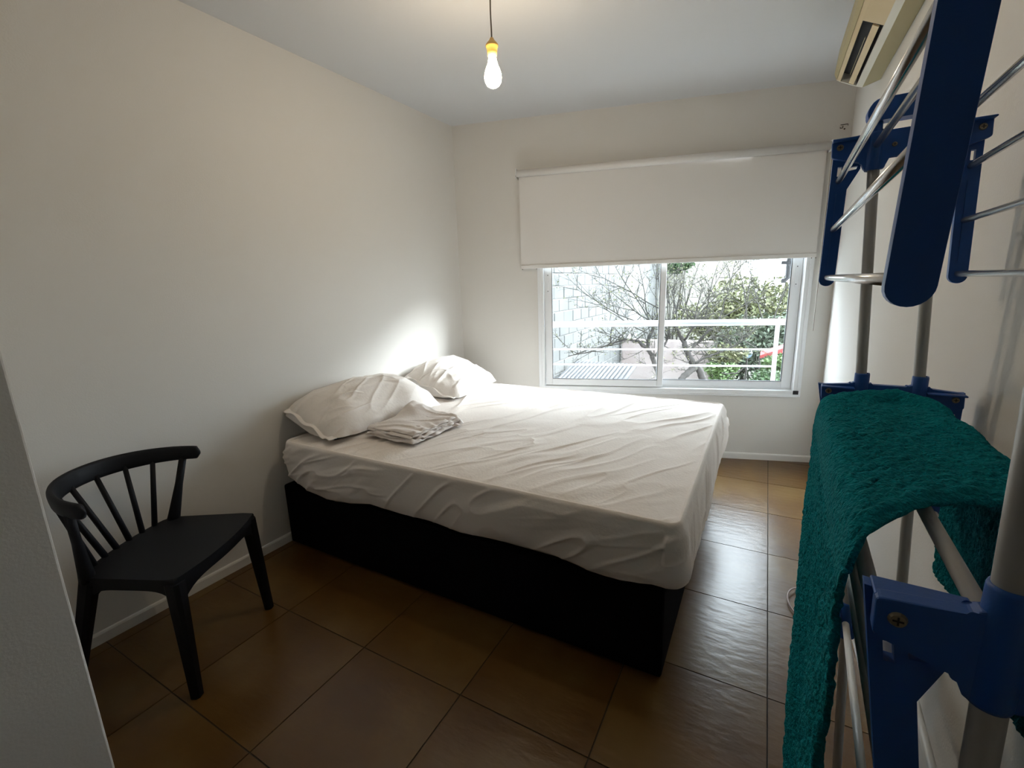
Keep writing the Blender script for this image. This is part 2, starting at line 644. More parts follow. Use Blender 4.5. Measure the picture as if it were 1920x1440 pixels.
def sash(s0, s1, o0, o1, st_l, st_r, latch_side):
    z0, z1 = WZ0 + .036, WZ1 - .032
    g0, g1 = z0 + .052, z1 - .05
    bm = NB()
    wbox(bm, s0, s0 + st_l, z0, z1, o0, o1, .002)
    wbox(bm, s1 - st_r, s1, z0, z1, o0, o1, .002)
    wbox(bm, s0 + st_l, s1 - st_r, z0, g0, o0, o1, .002)
    wbox(bm, s0 + st_l, s1 - st_r, g1, z1, o0, o1, .002)
    sh = obj('sash', bm, MAT['white_metal'], win)
    bm = NB()
    om = (o0 + o1) / 2
    wbox(bm, s0 + st_l - .008, s1 - st_r + .008, g0 - .008, g1 + .008, om - .0025, om + .0025, 0)
    obj('pane', bm, MAT['glass'], sh)
    bm = NB()
    e = .004
    wbox(bm, s0 + st_l, s0 + st_l + e, g0, g1, om + .003, o1 + .001, 0)
    wbox(bm, s1 - st_r - e, s1 - st_r, g0, g1, om + .003, o1 + .001, 0)
    wbox(bm, s0 + st_l, s1 - st_r, g0, g0 + e, om + .003, o1 + .001, 0)
    wbox(bm, s0 + st_l, s1 - st_r, g1 - e, g1, om + .003, o1 + .001, 0)
    obj('gasket', bm, material('rubber_gasket', (0.10, 0.105, 0.115), 0.7), sh)
    sl = s0 + st_l * .5 if latch_side < 0 else s1 - st_r * .5
    bm = NB()
    wbox(bm, sl - .009, sl + .009, 1.27, 1.42, o1, o1 + .003, .001)
    la = obj('latch_plate', bm, MAT['white_metal'], sh)
    for zz in (1.285, 1.405):
        bm = NB()
        a = Vector(W(sl, zz, o1 + .003))
        b_ = Vector(W(sl, zz, o1 + .005))
        tube(bm, [a, b_], .0035, 8)
        obj('screw', bm, MAT['dark'], la)
    return sh


sash(WS0 + .030, SM + .022, -.040, -.012, .058, .042, -1)
sash(SM - .022, WS1 - .030, -.068, -.042, .042, .066, 1)

# ------------------------------------------------------------------ roller blind
BS0, BS1 = s_of_x(-1.79), s_of_x(0.168)
blind = empty('roller_blind', W((BS0 + BS1) / 2, 2.14, 0.0), 'white roller blind half lowered over the sliding window', 'blind')
bm = NB()
tube(bm, [W(BS0, 2.138, .045), W(BS1, 2.138, .045)], .024, 24)
obj('roller', bm, MAT['blind'], blind, smooth=True)
bm = NB()
box(bm, (BS0 + .01, 0.0235, 1.485), (BS1 - .01, 0.0245, 2.130), frame=lambda s, o, z: W(s, z, o))
obj('fabric', bm, MAT['blind'], blind)
bm = NB()
wbox(bm, BS0 + .008, BS1 - .008, 1.458, 1.488, .0185, .032, .004)
obj('bottom_bar', bm, MAT['blind'], blind)
for s in (BS0, BS1):
    sg = -1 if s == BS0 else 1
    bm = NB()
    s2 = s + sg * .005
    wbox(bm, min(s, s2), max(s, s2), 2.105, 2.170, 0.0005, .07, .001)
    br = obj('bracket', bm, MAT['white_metal'], blind)
    bm = NB()
    wbox(bm, min(s2, s2 + sg * .003), max(s2, s2 + sg * .003), 2.112, 2.124, .05, .066, .0005)
    obj('bracket_clip', bm, MAT['grey_cord'], br)
for k, s in enumerate((BS0 + .02, BS0 + .13, BS1 - .035, BS1 - .01)):
    bm = NB()
    tube(bm, [W(s, 1.452, .026), W(s, 1.461, .026)], .003, 8)
    obj('bar_clip', bm, MAT['grey_cord'], blind)
bm = NB()
pts = []
for k in range(41):
    z = 2.13 - k / 40 * 1.16
    pts.append(W(BS1 + .012, z, .040))
tube(bm, pts, .0016, 6)
ch = obj('pull_chain', bm, MAT['skirting'], blind)
bm = NB()
pts = [W(BS1 + .012, 2.13 - k / 40 * 1.16, .052) for k in range(41)]
tube(bm, pts, .0016, 6)
obj('chain_strand', bm, MAT['grey_cord'], ch)

# small wire hook on wall above blind end
hk = empty('wall_hook', W(s_of_x(0.235), 2.24, 0), 'small bent wire hook screwed to the wall above the roller blind', 'hook')
bm = NB()
tube(bm, [W(s_of_x(.17), 2.2, .006), W(s_of_x(.172), 2.245, .006), W(s_of_x(.185), 2.262, .006), W(s_of_x(.262), 2.263, .006)], .0013, 6)
obj('wire', bm, MAT['skirting'], hk)
bm = NB()
tube(bm, [W(s_of_x(.222), 2.262, .008), W(s_of_x(.262), 2.264, .008), W(s_of_x(.262), 2.255, .008)], .002, 6)
tube(bm, [W(s_of_x(.222), 2.249, .008), W(s_of_x(.222), 2.243, .008), W(s_of_x(.235), 2.243, .008), W(s_of_x(.236), 2.255, .008)], .002, 6)
obj('hook', bm, MAT['dark'], hk)
bm = NB()
tube(bm, [W(s_of_x(.247), 2.238, .0005), W(s_of_x(.247), 2.238, .008)], .0035, 8)
obj('screw', bm, MAT['dark'], hk)

# ------------------------------------------------------------------ ceiling bulb
BX, BY, BZ = -1.096, 0.70, 2.145
pend = empty('pendant_bulb', (BX, BY, H), 'bare lit bulb hanging from the ceiling on a thin cord', 'lamp')
bm = NB()
lathe(bm, [(0.0, 0.0), (.038, 0.0), (.040, -.012), (.03, -.024), (.006, -.028), (0, -.028)], (BX, BY, H))
obj('ceiling_rose', bm, MAT['pale_plastic'], pend, smooth=True)
bm = NB()
pts = [(BX + .004 * math.sin(k / 20 * 7) * (1 - k / 20), BY, H - .02 - k / 20 * (H - .02 - BZ - .115)) for k in range(21)]
tube(bm, pts, .0028, 8)
obj('cord', bm, MAT['grey_cord'], pend, smooth=True)
bm = NB()
lathe(bm, [(0, .122), (.006, .120), (.010, .112), (.021, .100), (.024, .096), (.024, .090), (.021, .086), (.019, .070), (.0175, .058), (0, .058)], (BX, BY, BZ))
obj('lamp_holder', bm, MAT['brass'], pend, smooth=True)
bm = NB()
lathe(bm, [(.0135, .066), (.0145, .050), (.019, .030), (.027, .012), (.032, -.004), (.0335, -.016), (.031, -.030), (.024, -.042), (.013, -.049), (0, -.051)], (BX, BY, BZ))
obj('bulb', bm, MAT['bulb'], pend, smooth=True)

# ------------------------------------------------------------------ bed
BX0, BX1, BY0, BY1 = -2.272, -0.318, 0.352, 1.93
base = empty('bed_base', ((BX0 + BX1) / 2, (BY0 + BY1) / 2, 0), 'black fabric box bed base standing on the tiled floor', 'bed base')
bm = NB()
box(bm, (BX0, BY0, 0.012), (BX1, BY1, 0.345), bevel=0.012, seg=3)
obj('base_body', bm, MAT['black_fabric'], base)
for x, y in ((BX0 + .08, BY0 + .08), (BX1 - .08, BY0 + .08), (BX0 + .08, BY1 - .08), (BX1 - .08, BY1 - .08)):
    bm = NB()
    lathe(bm, [(0, 0), (.03, 0), (.032, .02), (0, .02)], (x, y, 0), 16)
    obj('foot', bm, MAT['black_plastic'], base)

MX0, MX1, MY0, MY1, MZ = -2.205, -0.275, 0.335, 1.935, 0.605
matt = empty('mattress', ((MX0 + MX1) / 2, (MY0 + MY1) / 2, 0.347), 'mattress in a wrinkled white fitted sheet on the black bed base', 'mattress')
bm = NB()
box(bm, (MX0 + .03, MY0 + .03, 0.3465), (MX1 - .03, MY1 - .03, MZ - .02), bevel=0.03, seg=3)
obj('mattress_body', bm, MAT['sheet'], matt)


def sheet_mesh():
    hem = np.array([(-2.186, 0.398), (-2.064, 0.355), (-1.924, 0.337), (-1.756, 0.35), (-1.627, 0.375), (-1.439, 0.37), (-1.273, 0.375), (-1.122, 0.361),
                    (-0.947, 0.375), (-0.867, 0.380), (-0.7, 0.375), (-0.571, 0.356), (-0.462, 0.353), (-0.36, 0.37)])
    R = 0.045
    N = 1100
    # perimeter of rounded rectangle, counter-clockwise
    segs = []
    cx = [(MX1 - R, MY0 + R, -90), (MX1 - R, MY1 - R, 0), (MX0 + R, MY1 - R, 90), (MX0 + R, MY0 + R, 180)]
    P, Nn = [], []
    dens = 0.0048
    for k in range(4):
        x, y, a0 = cx[k]
        n = max(12, int(R * math.pi / 2 / dens))
        for t in range(n + 1):
            a = math.radians(a0 + 90 * t / n)
            P.append((x + R * math.cos(a), y + R * math.sin(a)))
            Nn.append((math.cos(a), math.sin(a)))
        x2, y2, _ = cx[(k + 1) % 4]
        a = math.radians(a0 + 90)
        q0 = np.array((x + R * math.cos(a), y + R * math.sin(a)))
        q1 = np.array((x2 + R * math.cos(a), y2 + R * math.sin(a)))
        m = int(np.linalg.norm(q1 - q0) / dens)
        for t in range(1, m):
            p = q0 + (q1 - q0) * t / m
            P.append(tuple(p))
            Nn.append((math.cos(a), math.sin(a)))
    P = np.array(P)
    Nn = np.array(Nn)
    n = len(P)
    per = np.concatenate([[0], np.cumsum(np.linalg.norm(np.diff(P, axis=0), axis=1))])
    c = np.array([(MX0 + MX1) / 2, (MY0 + MY1) / 2])
    half = np.array([(MX1 - MX0) / 2, (MY1 - MY0) / 2])
    spine = np.clip(P[:, 0], c[0] - (half[0] - half[1]), c[0] + (half[0] - half[1]))
    core = np.c_[spine, np.full(n, c[1])]
    loops = []
    rr = 0.018
    K = 165
    for k in range(K + 1):          # from spine out to edge
        t = k / K
        xy = core + (P - Nn * rr - core) * t
        loops.append((xy, 'top', t))
    verts = []
    for xy, _, t in loops:
        x, y = xy[:, 0], xy[:, 1]
        verts.append(np.c_[x, y, np.full(n, MZ)])
    # rounded lip
    for a in np.linspace(0, 90, 6)[1:]:
        a = math.radians(a)
        xy = P - Nn * rr + Nn * rr * math.sin(a)
        verts.append(np.c_[xy, np.full(n, MZ - rr + rr * math.cos(a))])
    # skirt
    front = np.abs(P[:, 1] - MY0) < .01
    bot = np.full(n, 0.372)
    fx = np.interp(P[:, 0], hem[:, 0], hem[:, 1])
    wfront = np.clip((MY0 + .05 - P[:, 1]) / .05, 0, 1)
    bot = bot * (1 - wfront) + fx * wfront
    right = np.clip((P[:, 0] - (MX1 - .03)) / .03, 0, 1) * (1 - wfront)
    bot = bot + right * (.022 * np.exp(-((P[:, 1] - MY0 - .10) / .08) ** 2) - .030 * np.clip(np.sin(P[:, 1] * 7.3 + .4), -.2, 1) * np.clip((P[:, 1] - MY0 - .2) * 5, 0, 1))
    S = 52
    for k in range(1, S + 1):
        t = k / S
        z = (MZ - rr) * (1 - t) + bot * t
        bulge = 0.010 * np.sin(t * math.pi) - 0.012 * max(0, (t - .72) / .28) ** 2 * (wfront) + 0.022 * right * t
        verts.append(np.c_[P + Nn * np.asarray(bulge)[..., None] if np.ndim(bulge) else P + Nn * bulge, z])
    # tucked hem
    verts.append(np.c_[P - Nn * .012, bot + .002])
    V = np.array(verts)             # loops x n x 3
    # wrinkles
    nl = K + 1
    X, Y = V[:nl, :, 0], V[:nl, :, 1]
    edge = np.minimum.reduce([X - MX0, MX1 - X, Y - MY0, MY1 - Y])
    fade = np.clip(edge / .05, 0, 1)
    sag = -0.010 * np.clip(1 - edge / .30, 0, 1) ** 2
    und = 0.010 * (vnoise(X * 2.3, Y * 2.3, 1) - .5) + 0.004 * (vnoise(X * 9, Y * 9, 2) - .5)
    m1 = np.clip((vnoise(X * 2.1 + 3, Y * 2.1, 3) - .36) * 3.2, 0, 1)
    w1 = ridges(X, Y, math.radians(68), .085, 7, 10) * m1
    m2 = np.clip((vnoise(X * 1.8 + 9, Y * 1.8, 4) - .42) * 3.5, 0, 1)
    w2 = ridges(X, Y, math.radians(48), .075, 8, 11) * m2
    m3 = np.clip((-1.55 - X) / .35, 0, 1) * np.clip((Y - .9) / .25, 0, 1)
    w3 = ridges(X, Y, math.radians(104), .10, 5, 12) * m3
    m4 = np.clip(1 - np.hypot((X + .95) / .75, (Y - .75) / .45), 0, 1) ** .6
    w4 = ridges(X, Y, math.radians(60), .062, 7, 13) * m4
    V[:nl, :, 2] += sag + und + fade * (0.0085 * w1 + 0.0045 * w2 + 0.011 * w3 + 0.0095 * w4)
    # skirt wrinkles, diagonal pulls
    sk0 = nl + 2
    Pp = np.repeat(per[None, :], V.shape[0] - sk0, 0)
    Zz = V[sk0:, :, 2]
    ms = np.clip((vnoise(Pp * 2.0, Zz * 2, 20) - .30) * 2.6, 0, 1)
    d = 0.013 * ridges(Pp, Zz, math.radians(35), .062, 6, 21) * ms + 0.010 * ridges(Pp, Zz, math.radians(14), .045, 8, 22) * ms[:, ::-1] + 0.010 * ridges(Pp, Zz, math.radians(50), .07, 5, 24) * (1 - ms) + .007 * (vnoise(Pp * 5, Zz * 3, 23) - .5)
    t = np.linspace(0, 1, V.shape[0] - sk0)[:, None]
    d = d * np.clip(t * 6, 0, 1) * (1 - .75 * t ** 3)
    V[sk0:, :, 0] += Nn[None, :, 0] * d
    V[sk0:, :, 1] += Nn[None, :, 1] * d
    Ls = V.shape[0]
    F = []
    idx = np.arange(Ls * n).reshape(Ls, n)
    a = idx[:-1, :]
    b = np.roll(idx, -1, axis=1)[:-1, :]
    c_ = np.roll(idx, -1, axis=1)[1:, :]
    d_ = idx[1:, :]
    F = np.stack([a, d_, c_, b], -1).reshape(-1, 4)
    me = bpy.data.meshes.new('fitted_sheet')
    vv = V.reshape(-1, 3)
    me.from_pydata(vv.tolist(), [], F.tolist())
    me.update()
    bm = bmesh.new()
    bm.from_mesh(me)
    bmesh.ops.remove_doubles(bm, verts=bm.verts, dist=0.00005)
    bmesh.ops.recalc_face_normals(bm, faces=bm.faces)
    bm.to_mesh(me)
    bm.free()
    return me


finish('fitted_sheet', sheet_mesh(), MAT['sheet'], matt, smooth=True, label='wrinkled white fitted sheet')


# ------------------------------------------------------------------ pillows
def pillow(name, c, yaw, tilt, roll, L_, Wd, Th, seed, label):
    root = empty(name, (c[0], c[1], MZ), label, 'pillow', 'pillows at the head of the bed')
    nu, nv = 190, 140
    u = np.linspace(-1, 1, nu)
    v = np.linspace(-1, 1, nv)
    U, V = np.meshgrid(u, v, indexing='ij')
    prof = (np.clip(1 - np.abs(U) ** 3.2, 0, 1) ** .52) * (np.clip(1 - np.abs(V) ** 3.0, 0, 1) ** .55)
    pinch = 1 - .07 * (np.abs(U) ** 2) * (1 - np.abs(V) ** 2)
    pinch2 = 1 - .09 * (np.abs(V) ** 2) * (1 - np.abs(U) ** 2)
    Xl = U * L_ / 2 * pinch2
    Yl = V * Wd / 2 * pinch
    lump = 1 + .30 * (vnoise(U * 1.6 + seed, V * 1.6, seed) - .5)
    wr = 0.010 * ridges(Xl, Yl, math.radians(15), .10, 5, seed + 1) + 0.006 * ridges(Xl, Yl, math.radians(-28), .09, 4, seed + 3) + .018 * (vnoise(Xl * 7, Yl * 7, seed + 9) - .5) + .011 * ridges(Xl, Yl, math.radians(35), .055, 5, seed + 12) * np.clip((vnoise(Xl * 5, Yl * 5, seed + 13) - .30) * 3, 0, 1) + .008 * ridges(Xl, Yl, math.radians(8), .05, 6, seed + 14) * np.clip((vnoise(Xl * 4 + 3, Yl * 4, seed + 15) - .35) * 3, 0, 1)
    # gathers near the seams
    ed = np.clip(1 - np.minimum(1 - np.abs(U), 1 - np.abs(V)) / .22, 0, 1)
    ga = 0.006 * np.sin((Xl * 55 + 6 * vnoise(Xl * 6, Yl * 6, seed + 5))) * (np.abs(V) > np.abs(U)) + 0.006 * np.sin((Yl * 55 + 6 * vnoise(Xl * 6, Yl * 6, seed + 6))) * (np.abs(U) >= np.abs(V))
    top = prof * Th * .62 * lump + wr * np.clip(prof * 2, 0, 1) + ga * ed * np.clip(prof * 3, 0, 1)
    bot = -prof * Th * .38
    droop = .030 * np.abs(U) ** 4 * (U < 0) + .012 * np.abs(V) ** 4
    top = top - droop
    bot = bot - droop
    R = Matrix.Rotation(yaw, 3, 'Z') @ Matrix.Rotation(tilt, 3, 'Y') @ Matrix.Rotation(roll, 3, 'X')
    Rn = np.array(R)
    vt = np.stack([Yl, Xl, top], -1).reshape(-1, 3) @ Rn.T
    vb = np.stack([Yl, Xl, bot], -1).reshape(-1, 3) @ Rn.T
    allv = np.concatenate([vt, vb])
    # press onto the bed and against the wall
    allv[:, 0] += c[0]
    allv[:, 1] += c[1]
    allv[:, 2] += c[2]
    zmin = MZ + .021
    low = allv[:, 2] < zmin
    allv[low, 2] = zmin + .12 * (allv[low, 2] - zmin) * 0
    wx = leftx(allv[:, 1]) + .012
    allv[:, 0] = np.where(allv[:, 0] < wx, wx + .03 * (wx - allv[:, 0]), allv[:, 0])
    wy = 2.7068 + .2786 * allv[:, 0] - .012
    allv[:, 1] = np.minimum(allv[:, 1], wy)
    n1 = nu * nv
    idx = np.arange(n1).reshape(nu, nv)
    a, b, c2, d = idx[:-1, :-1], idx[1:, :-1], idx[1:, 1:], idx[:-1, 1:]
    F = np.concatenate([np.stack([a, d, c2, b], -1).reshape(-1, 4), np.stack([a, b, c2, d], -1).reshape(-1, 4) + n1])
    me = bpy.data.meshes.new('pillowcase')
    me.from_pydata(allv.tolist(), [], F.tolist())
    bm = bmesh.new()
    bm.from_mesh(me)
    bmesh.ops.remove_doubles(bm, verts=bm.verts, dist=0.0003)
    bmesh.ops.recalc_face_normals(bm, faces=bm.faces)
    bm.to_mesh(me)
    bm.free()
    finish('pillowcase', me, MAT['pillow'], root, smooth=True)
    # open hem of the pillowcase at its short end (towards -Y)
    hem = []
    nh, mh = 70, 8
    for i in range(nh):
        v0 = -0.86 + 1.72 * i / (nh - 1)
        for j in range(mh):
            t = j / (mh - 1)
            sgn = 1
            p = Vector((v0 * Wd / 2 * .98, -L_ / 2 * (.93 + .10 * t), .012 * math.sin(v0 * 9 + seed) * t + .010 * (1 - v0 * v0)))
            p = R @ p + Vector(c)
            p.z = max(p.z, zmin + .004 + .003 * math.sin(v0 * 30 + seed))
            p.x = max(p.x, leftx(p.y) + .02)
            hem.append(p)
    hf = []
    for i in range(nh - 1):
        for j in range(mh - 1):
            k = i * mh + j
            hf.append((k, k + 1, k + mh + 1, k + mh))
    o = pyobj('hem', hem, hf, MAT['pillow'], root, smooth=True)
    md = o.modifiers.new('thick', 'SOLIDIFY')
    md.thickness = .004
    return root


pillow('pillow', (-2.075, 0.80, 0.690), math.radians(-3), math.radians(19), math.radians(3), 0.76, 0.47, 0.19, 31, 'rumpled white pillow touching the folded linen')
pillow('pillow', (-2.055, 1.60, 0.694), math.radians(6), math.radians(20), math.radians(2), 0.60, 0.46, 0.17, 57, 'white pillow with an open slip end in the window corner')


# ------------------------------------------------------------------ folded linen
fl = empty('folded_linen', (-1.70, 0.74, MZ), 'small stack of folded rumpled bed linen in front of the pillow', 'linen')
base_c = [(-1.835, 0.550), (-1.510, 0.530), (-1.485, 0.910), (-1.835, 0.975)]


def linen_layer(z, th, shrink, seed, ang):
    q = np.array(base_c)
    cc = q.mean(0)
    ca, sa = math.cos(ang), math.sin(ang)
    q = (q - cc) * shrink
    q = np.c_[q[:, 0] * ca - q[:, 1] * sa, q[:, 0] * sa + q[:, 1] * ca] + cc
    n = 64
    u = np.linspace(0, 1, n)
    U, V = np.meshgrid(u, u, indexing='ij')
    X = (1 - U) * (1 - V) * q[0, 0] + U * (1 - V) * q[1, 0] + U * V * q[2, 0] + (1 - U) * V * q[3, 0]
    Y = (1 - U) * (1 - V) * q[0, 1] + U * (1 - V) * q[1, 1] + U * V * q[2, 1] + (1 - U) * V * q[3, 1]
    ruff = np.clip((U - .55) / .45, 0, 1)
    X = X + .012 * (vnoise(U * 3, V * 9, seed) - .5) * (ruff + .3)
    Y = Y + .012 * (vnoise(U * 9, V * 3, seed + 1) - .5)
    e = np.minimum.reduce([U, 1 - U, V, 1 - V])
    rnd = np.clip(e / .035, 0, 1) ** .5
    wave = .0055 * np.sin(V * 38 + 5 * vnoise(U * 4, V * 4, seed + 2)) * ruff ** 2 + .012 * (vnoise(U * 3.5, V * 3.5, seed + 3) - .45)
    wave = wave + .010 * ridges(X, Y, .5, .05, 4, seed + 4)
    top = z + th * (.35 + .65 * rnd) + wave * np.clip(e / .02, .4, 1)
    bot = z + th * .35 * (1 - rnd) + wave * 0.0
    a = np.stack([X, Y, top], -1).reshape(-1, 3)
    b = np.stack([X, Y, np.minimum(bot, top - .001)], -1).reshape(-1, 3)
    return a, b, n


z = MZ + .011
for k, (th, shr, ang) in enumerate([(.013, 1.0, 0.0), (.011, .97, .03), (.010, .955, -.03), (.011, .93, .02)]):
    a, b, n = linen_layer(z, th, shr, 70 + 10 * k, ang)
    if k == 3:     # crumpled bump at the back
        hx, hy = -1.80, 0.87
        for arr in (a, b):
            bumpz = .062 * np.exp(-(((arr[:, 0] - hx) / .085) ** 2 + ((arr[:, 1] - hy) / .075) ** 2)) * (1 + .5 * (vnoise(arr[:, 0] * 22, arr[:, 1] * 22, 5) - .5))
            arr[:, 2] += bumpz * (1 if arr is a else .6)
    idx = np.arange(n * n).reshape(n, n)
    p, q_, r_, s_ = idx[:-1, :-1], idx[1:, :-1], idx[1:, 1:], idx[:-1, 1:]
    F = np.concatenate([np.stack([p, q_, r_, s_], -1).reshape(-1, 4), np.stack([p, s_, r_, q_], -1).reshape(-1, 4) + n * n])
    ring = list(idx[0, :]) + list(idx[1:, -1]) + list(idx[-1, -2::-1]) + list(idx[-2:0:-1, 0])
    side = [(ring[i], ring[(i + 1) % len(ring)], ring[(i + 1) % len(ring)] + n * n, ring[i] + n * n) for i in range(len(ring))]
    o = pyobj('folded_layer', np.concatenate([a, b]), F.tolist() + side, MAT['folded'], fl, smooth=True)
    z += th + .0015

# ------------------------------------------------------------------ chair
CO = Vector((-1.94, -0.30, 0))
CFv = Vector((.884, .468, 0))
CLv = Vector((-.468, .884, 0))


def C3(f, l, z):
    return CO + CFv * f + CLv * l + Vector((0, 0, z))


chair = empty('chair', CO, 'black plastic spindle-back chair against the white wall', 'chair')
SZ = 0.452
# seat outline
outl = []
for t in np.linspace(-1, 1, 21):      # front edge, gently bowed
    outl.append((.165 + .030 * (1 - t * t), .222 * t))
outl = outl[:]
for t in np.linspace(0, 1, 9)[1:]:    # to the back
    outl.append((.165 - .335 * t, .222 - .022 * t))
for t in np.linspace(1, -1, 15)[1:]:
    outl.append((-.17 - .03 * (1 - t * t), .20 * t))
for t in np.linspace(0, 1, 9)[1:-1]:
    outl.append((-.17 + .335 * t, -.20 - .022 * t))
bm = NB()
f1, f2 = prism(bm, outl, SZ - .030, SZ, lambda a, d, b: C3(a, b, d), bevel=.008)
obj('seat', bm, MAT['black_plastic'], chair, smooth=False)


def curved_apron(pts_top, zt, drops, th):
    bm = NB()
    rows = []
    for (f, l), dz in zip(pts_top, drops):
        nrm = Vector((f, l * .8, 0)).normalized() * th
        rows.append([bm.verts.new(C3(f, l, zt)), bm.verts.new(C3(f, l, zt - dz)), bm.verts.new(C3(f - nrm.x, l - nrm.y, zt - dz)), bm.verts.new(C3(f - nrm.x, l - nrm.y, zt))])
    for a, b in zip(rows[:-1], rows[1:]):
        for k in range(4):
            bm.faces.new((a[k], a[(k + 1) % 4], b[(k + 1) % 4], b[k]))
    bm.faces.new(rows[0])
    bm.faces.new(rows[-1][::-1])
    return bm


ts = np.linspace(-1, 1, 25)
obj('front_apron', curved_apron([(.162 + .030 * (1 - t * t), .215 * t) for t in ts], SZ - .02, [.025 + .075 * abs(t) ** 5 for t in ts], .022), MAT['black_plastic'], chair)
for sg in (-1, 1):
    ts2 = np.linspace(0, 1, 20)
    obj('side_apron', curved_apron([(.16 - .33 * t, sg * (.216 - .02 * t)) for t in ts2], SZ - .02, [.025 + .06 * abs(2 * t - 1) ** 5 for t in ts2], .02), MAT['black_plastic'], chair)


def leg(f0, l0, f1, l1, w0, w1):
    bm = NB()
    rings = []
    for t in np.linspace(0, 1, 7):
        w = w0 * (1 - t) + w1 * t
        f = f0 + (f1 - f0) * t
        l = l0 + (l1 - l0) * t
        z = (SZ - .018) * (1 - t)
        rg = []
        for k in range(12):
            a = 2 * math.pi * k / 12
            sq = 1.0 / max(abs(math.cos(a)), abs(math.sin(a))) * .82 + .18
            rg.append(bm.verts.new(C3(f + w / 2 * math.cos(a) * sq, l + w / 2 * math.sin(a) * sq, z)))
        rings.append(rg)
    for a, b in zip(rings[:-1], rings[1:]):
        for k in range(12):
            bm.faces.new((a[k], b[k], b[(k + 1) % 12], a[(k + 1) % 12]))
    bm.faces.new(rings[0])
    bm.faces.new(rings[-1][::-1])
    return obj('leg', bm, MAT['black_plastic'], chair)


leg(.150, -.202, .153, -.212, .052, .034)
leg(.150, .202, .165, .222, .050, .032)
leg(-.150, -.182, -.250, -.235, .052, .034)
leg(-.150, .180, -.225, .195, .050, .034)


# curved top rail
def rail_pt(th):
    t = math.radians(th)
    return (-.272 * math.cos(t) - .004, .250 * math.sin(t) - .012)


RZ = 0.722
bm = NB()
rings = []
ths = np.linspace(-86, 86, 61)
for th in ths:
    f, l = rail_pt(th)
    t = math.radians(th)
    nrm = Vector((-math.cos(t) / .262, math.sin(t) / .238, 0)).normalized()
    e = abs(th) / 86
    hh = .033 - .008 * e ** 2
    tt = .010 + .004 * e ** 3
    endr = math.sqrt(max(0.0, 1 - max(0, (e - .955) / .045) ** 2)) if e > .955 else 1
    hh *= max(.25, endr)
    tt *= max(.25, endr)
    zc = RZ - .012 * e ** 2 + .006
    rg = []
    for k in range(16):
        a = 2 * math.pi * k / 16
        ca, sa = math.cos(a), math.sin(a)
        ca = math.copysign(abs(ca) ** .7, ca)
        sa = math.copysign(abs(sa) ** .7, sa)
        lean = -.10 * sa * hh
        rg.append(bm.verts.new(C3(f + nrm.x * (tt * ca) + nrm.x * (-lean), l + nrm.y * (tt * ca) + nrm.y * (-lean), zc + hh * sa)))
    rings.append(rg)
for a, b in zip(rings[:-1], rings[1:]):
    for k in range(16):
        bm.faces.new((a[k], a[(k + 1) % 16], b[(k + 1) % 16], b[k]))
bm.faces.new(rings[0])
bm.faces.new(rings[-1][::-1])
obj('top_rail', bm, MAT['black_plastic'], chair, smooth=True)
# spindles
for th, l0 in zip((-52, -32, -12, 10, 31, 50), (-.125, -.075, -.025, .028, .080, .130)):
    f, l = rail_pt(th)
    bm = NB()
    a = C3(-.168 - .022 * (1 - (l0 / .2) ** 2), l0, SZ - .012)
    b = C3(f + .004, l, RZ - .012)
    tube(bm, [a, a.lerp(b, .5), b], [.0105, .0095, .0085], 10)
    obj('spindle', bm, MAT['black_plastic'], chair, smooth=True)
for sg in (-1, 1):
    f, l = rail_pt(sg * 72)
    bm = NB()
    a = C3(-.150, sg * .188, SZ - .016)
    b = C3(f, l, RZ - .02)
    tube(bm, [a, a.lerp(b, .12), a.lerp(b, .6), b], [.024, .021, .0135, .013], 12)
    obj('back_post', bm, MAT['black_plastic'], chair, smooth=True)

# ------------------------------------------------------------------ air conditioner
AY0, AY1 = 1.10, 1.923
ac = empty('air_conditioner', (XR, (AY0 + AY1) / 2, 2.20), 'yellowed split air conditioner high on the wall under the ceiling', 'air conditioner')
prof = [(XR - .001, 2.226), (.219, 2.207), (.199, 2.2145), (.197, 2.2155), (.197, 2.262), (.134, 2.290), (.131, 2.249), (.117, 2.258), (.107, 2.284), (.118, 2.390), (.150, 2.465), (.190, 2.492), (XR - .001, 2.492)]
acf = lambda a, d, b: (a, d, b)
bm = NB()
prism(bm, prof, AY0 + .012, AY1 - .008, acf)
body = obj('body', bm, MAT['cream_plastic'], ac)
solid = [(XR - .001, 2.226), (.219, 2.207), (.197, 2.2155), (.131, 2.249), (.117, 2.258), (.107, 2.284), (.118, 2.390), (.150, 2.465), (.190, 2.492), (XR - .001, 2.492)]
for a, b, m in ((AY0, AY0 + .012, 'cream_plastic'), (AY1 - .008, AY1, 'pale_plastic')):
    bm = NB()
    prism(bm, solid, a, b, acf)
    obj('end_cap', bm, MAT[m], ac)
bm = NB()
prism(bm, [(.2205, 2.2060), (.1960, 2.2145), (.1960, 2.2300), (.1985, 2.2300), (.2000, 2.2165), (.2205, 2.2095)], AY0 + .012, AY1 - .008, acf)
obj('lower_lip', bm, MAT['pale_plastic'], ac, label='paler lower lip')
bm = NB()
prism(bm, [(XR - .001, 2.2255), (.2205, 2.2055), (.2205, 2.2080), (XR - .001, 2.2280)], AY0, AY1 - .002, acf)
obj('underside', bm, MAT['olive_plastic'], ac)
bm = NB()
prism(bm, [(.1968, 2.2190), (.1968, 2.2610), (.1345, 2.2885), (.1318, 2.2500), (.1335, 2.2495), (.1365, 2.2850), (.1945, 2.2590), (.1945, 2.2190)], AY0 + .20, AY1 - .009, acf)
obj('air_outlet', bm, MAT['dark'], ac)
bm = NB()
prism(bm, [(.1968, 2.2150), (.131, 2.2485), (.132, 2.2560), (.1968, 2.2260)], AY0 + .012, AY0 + .205, acf)
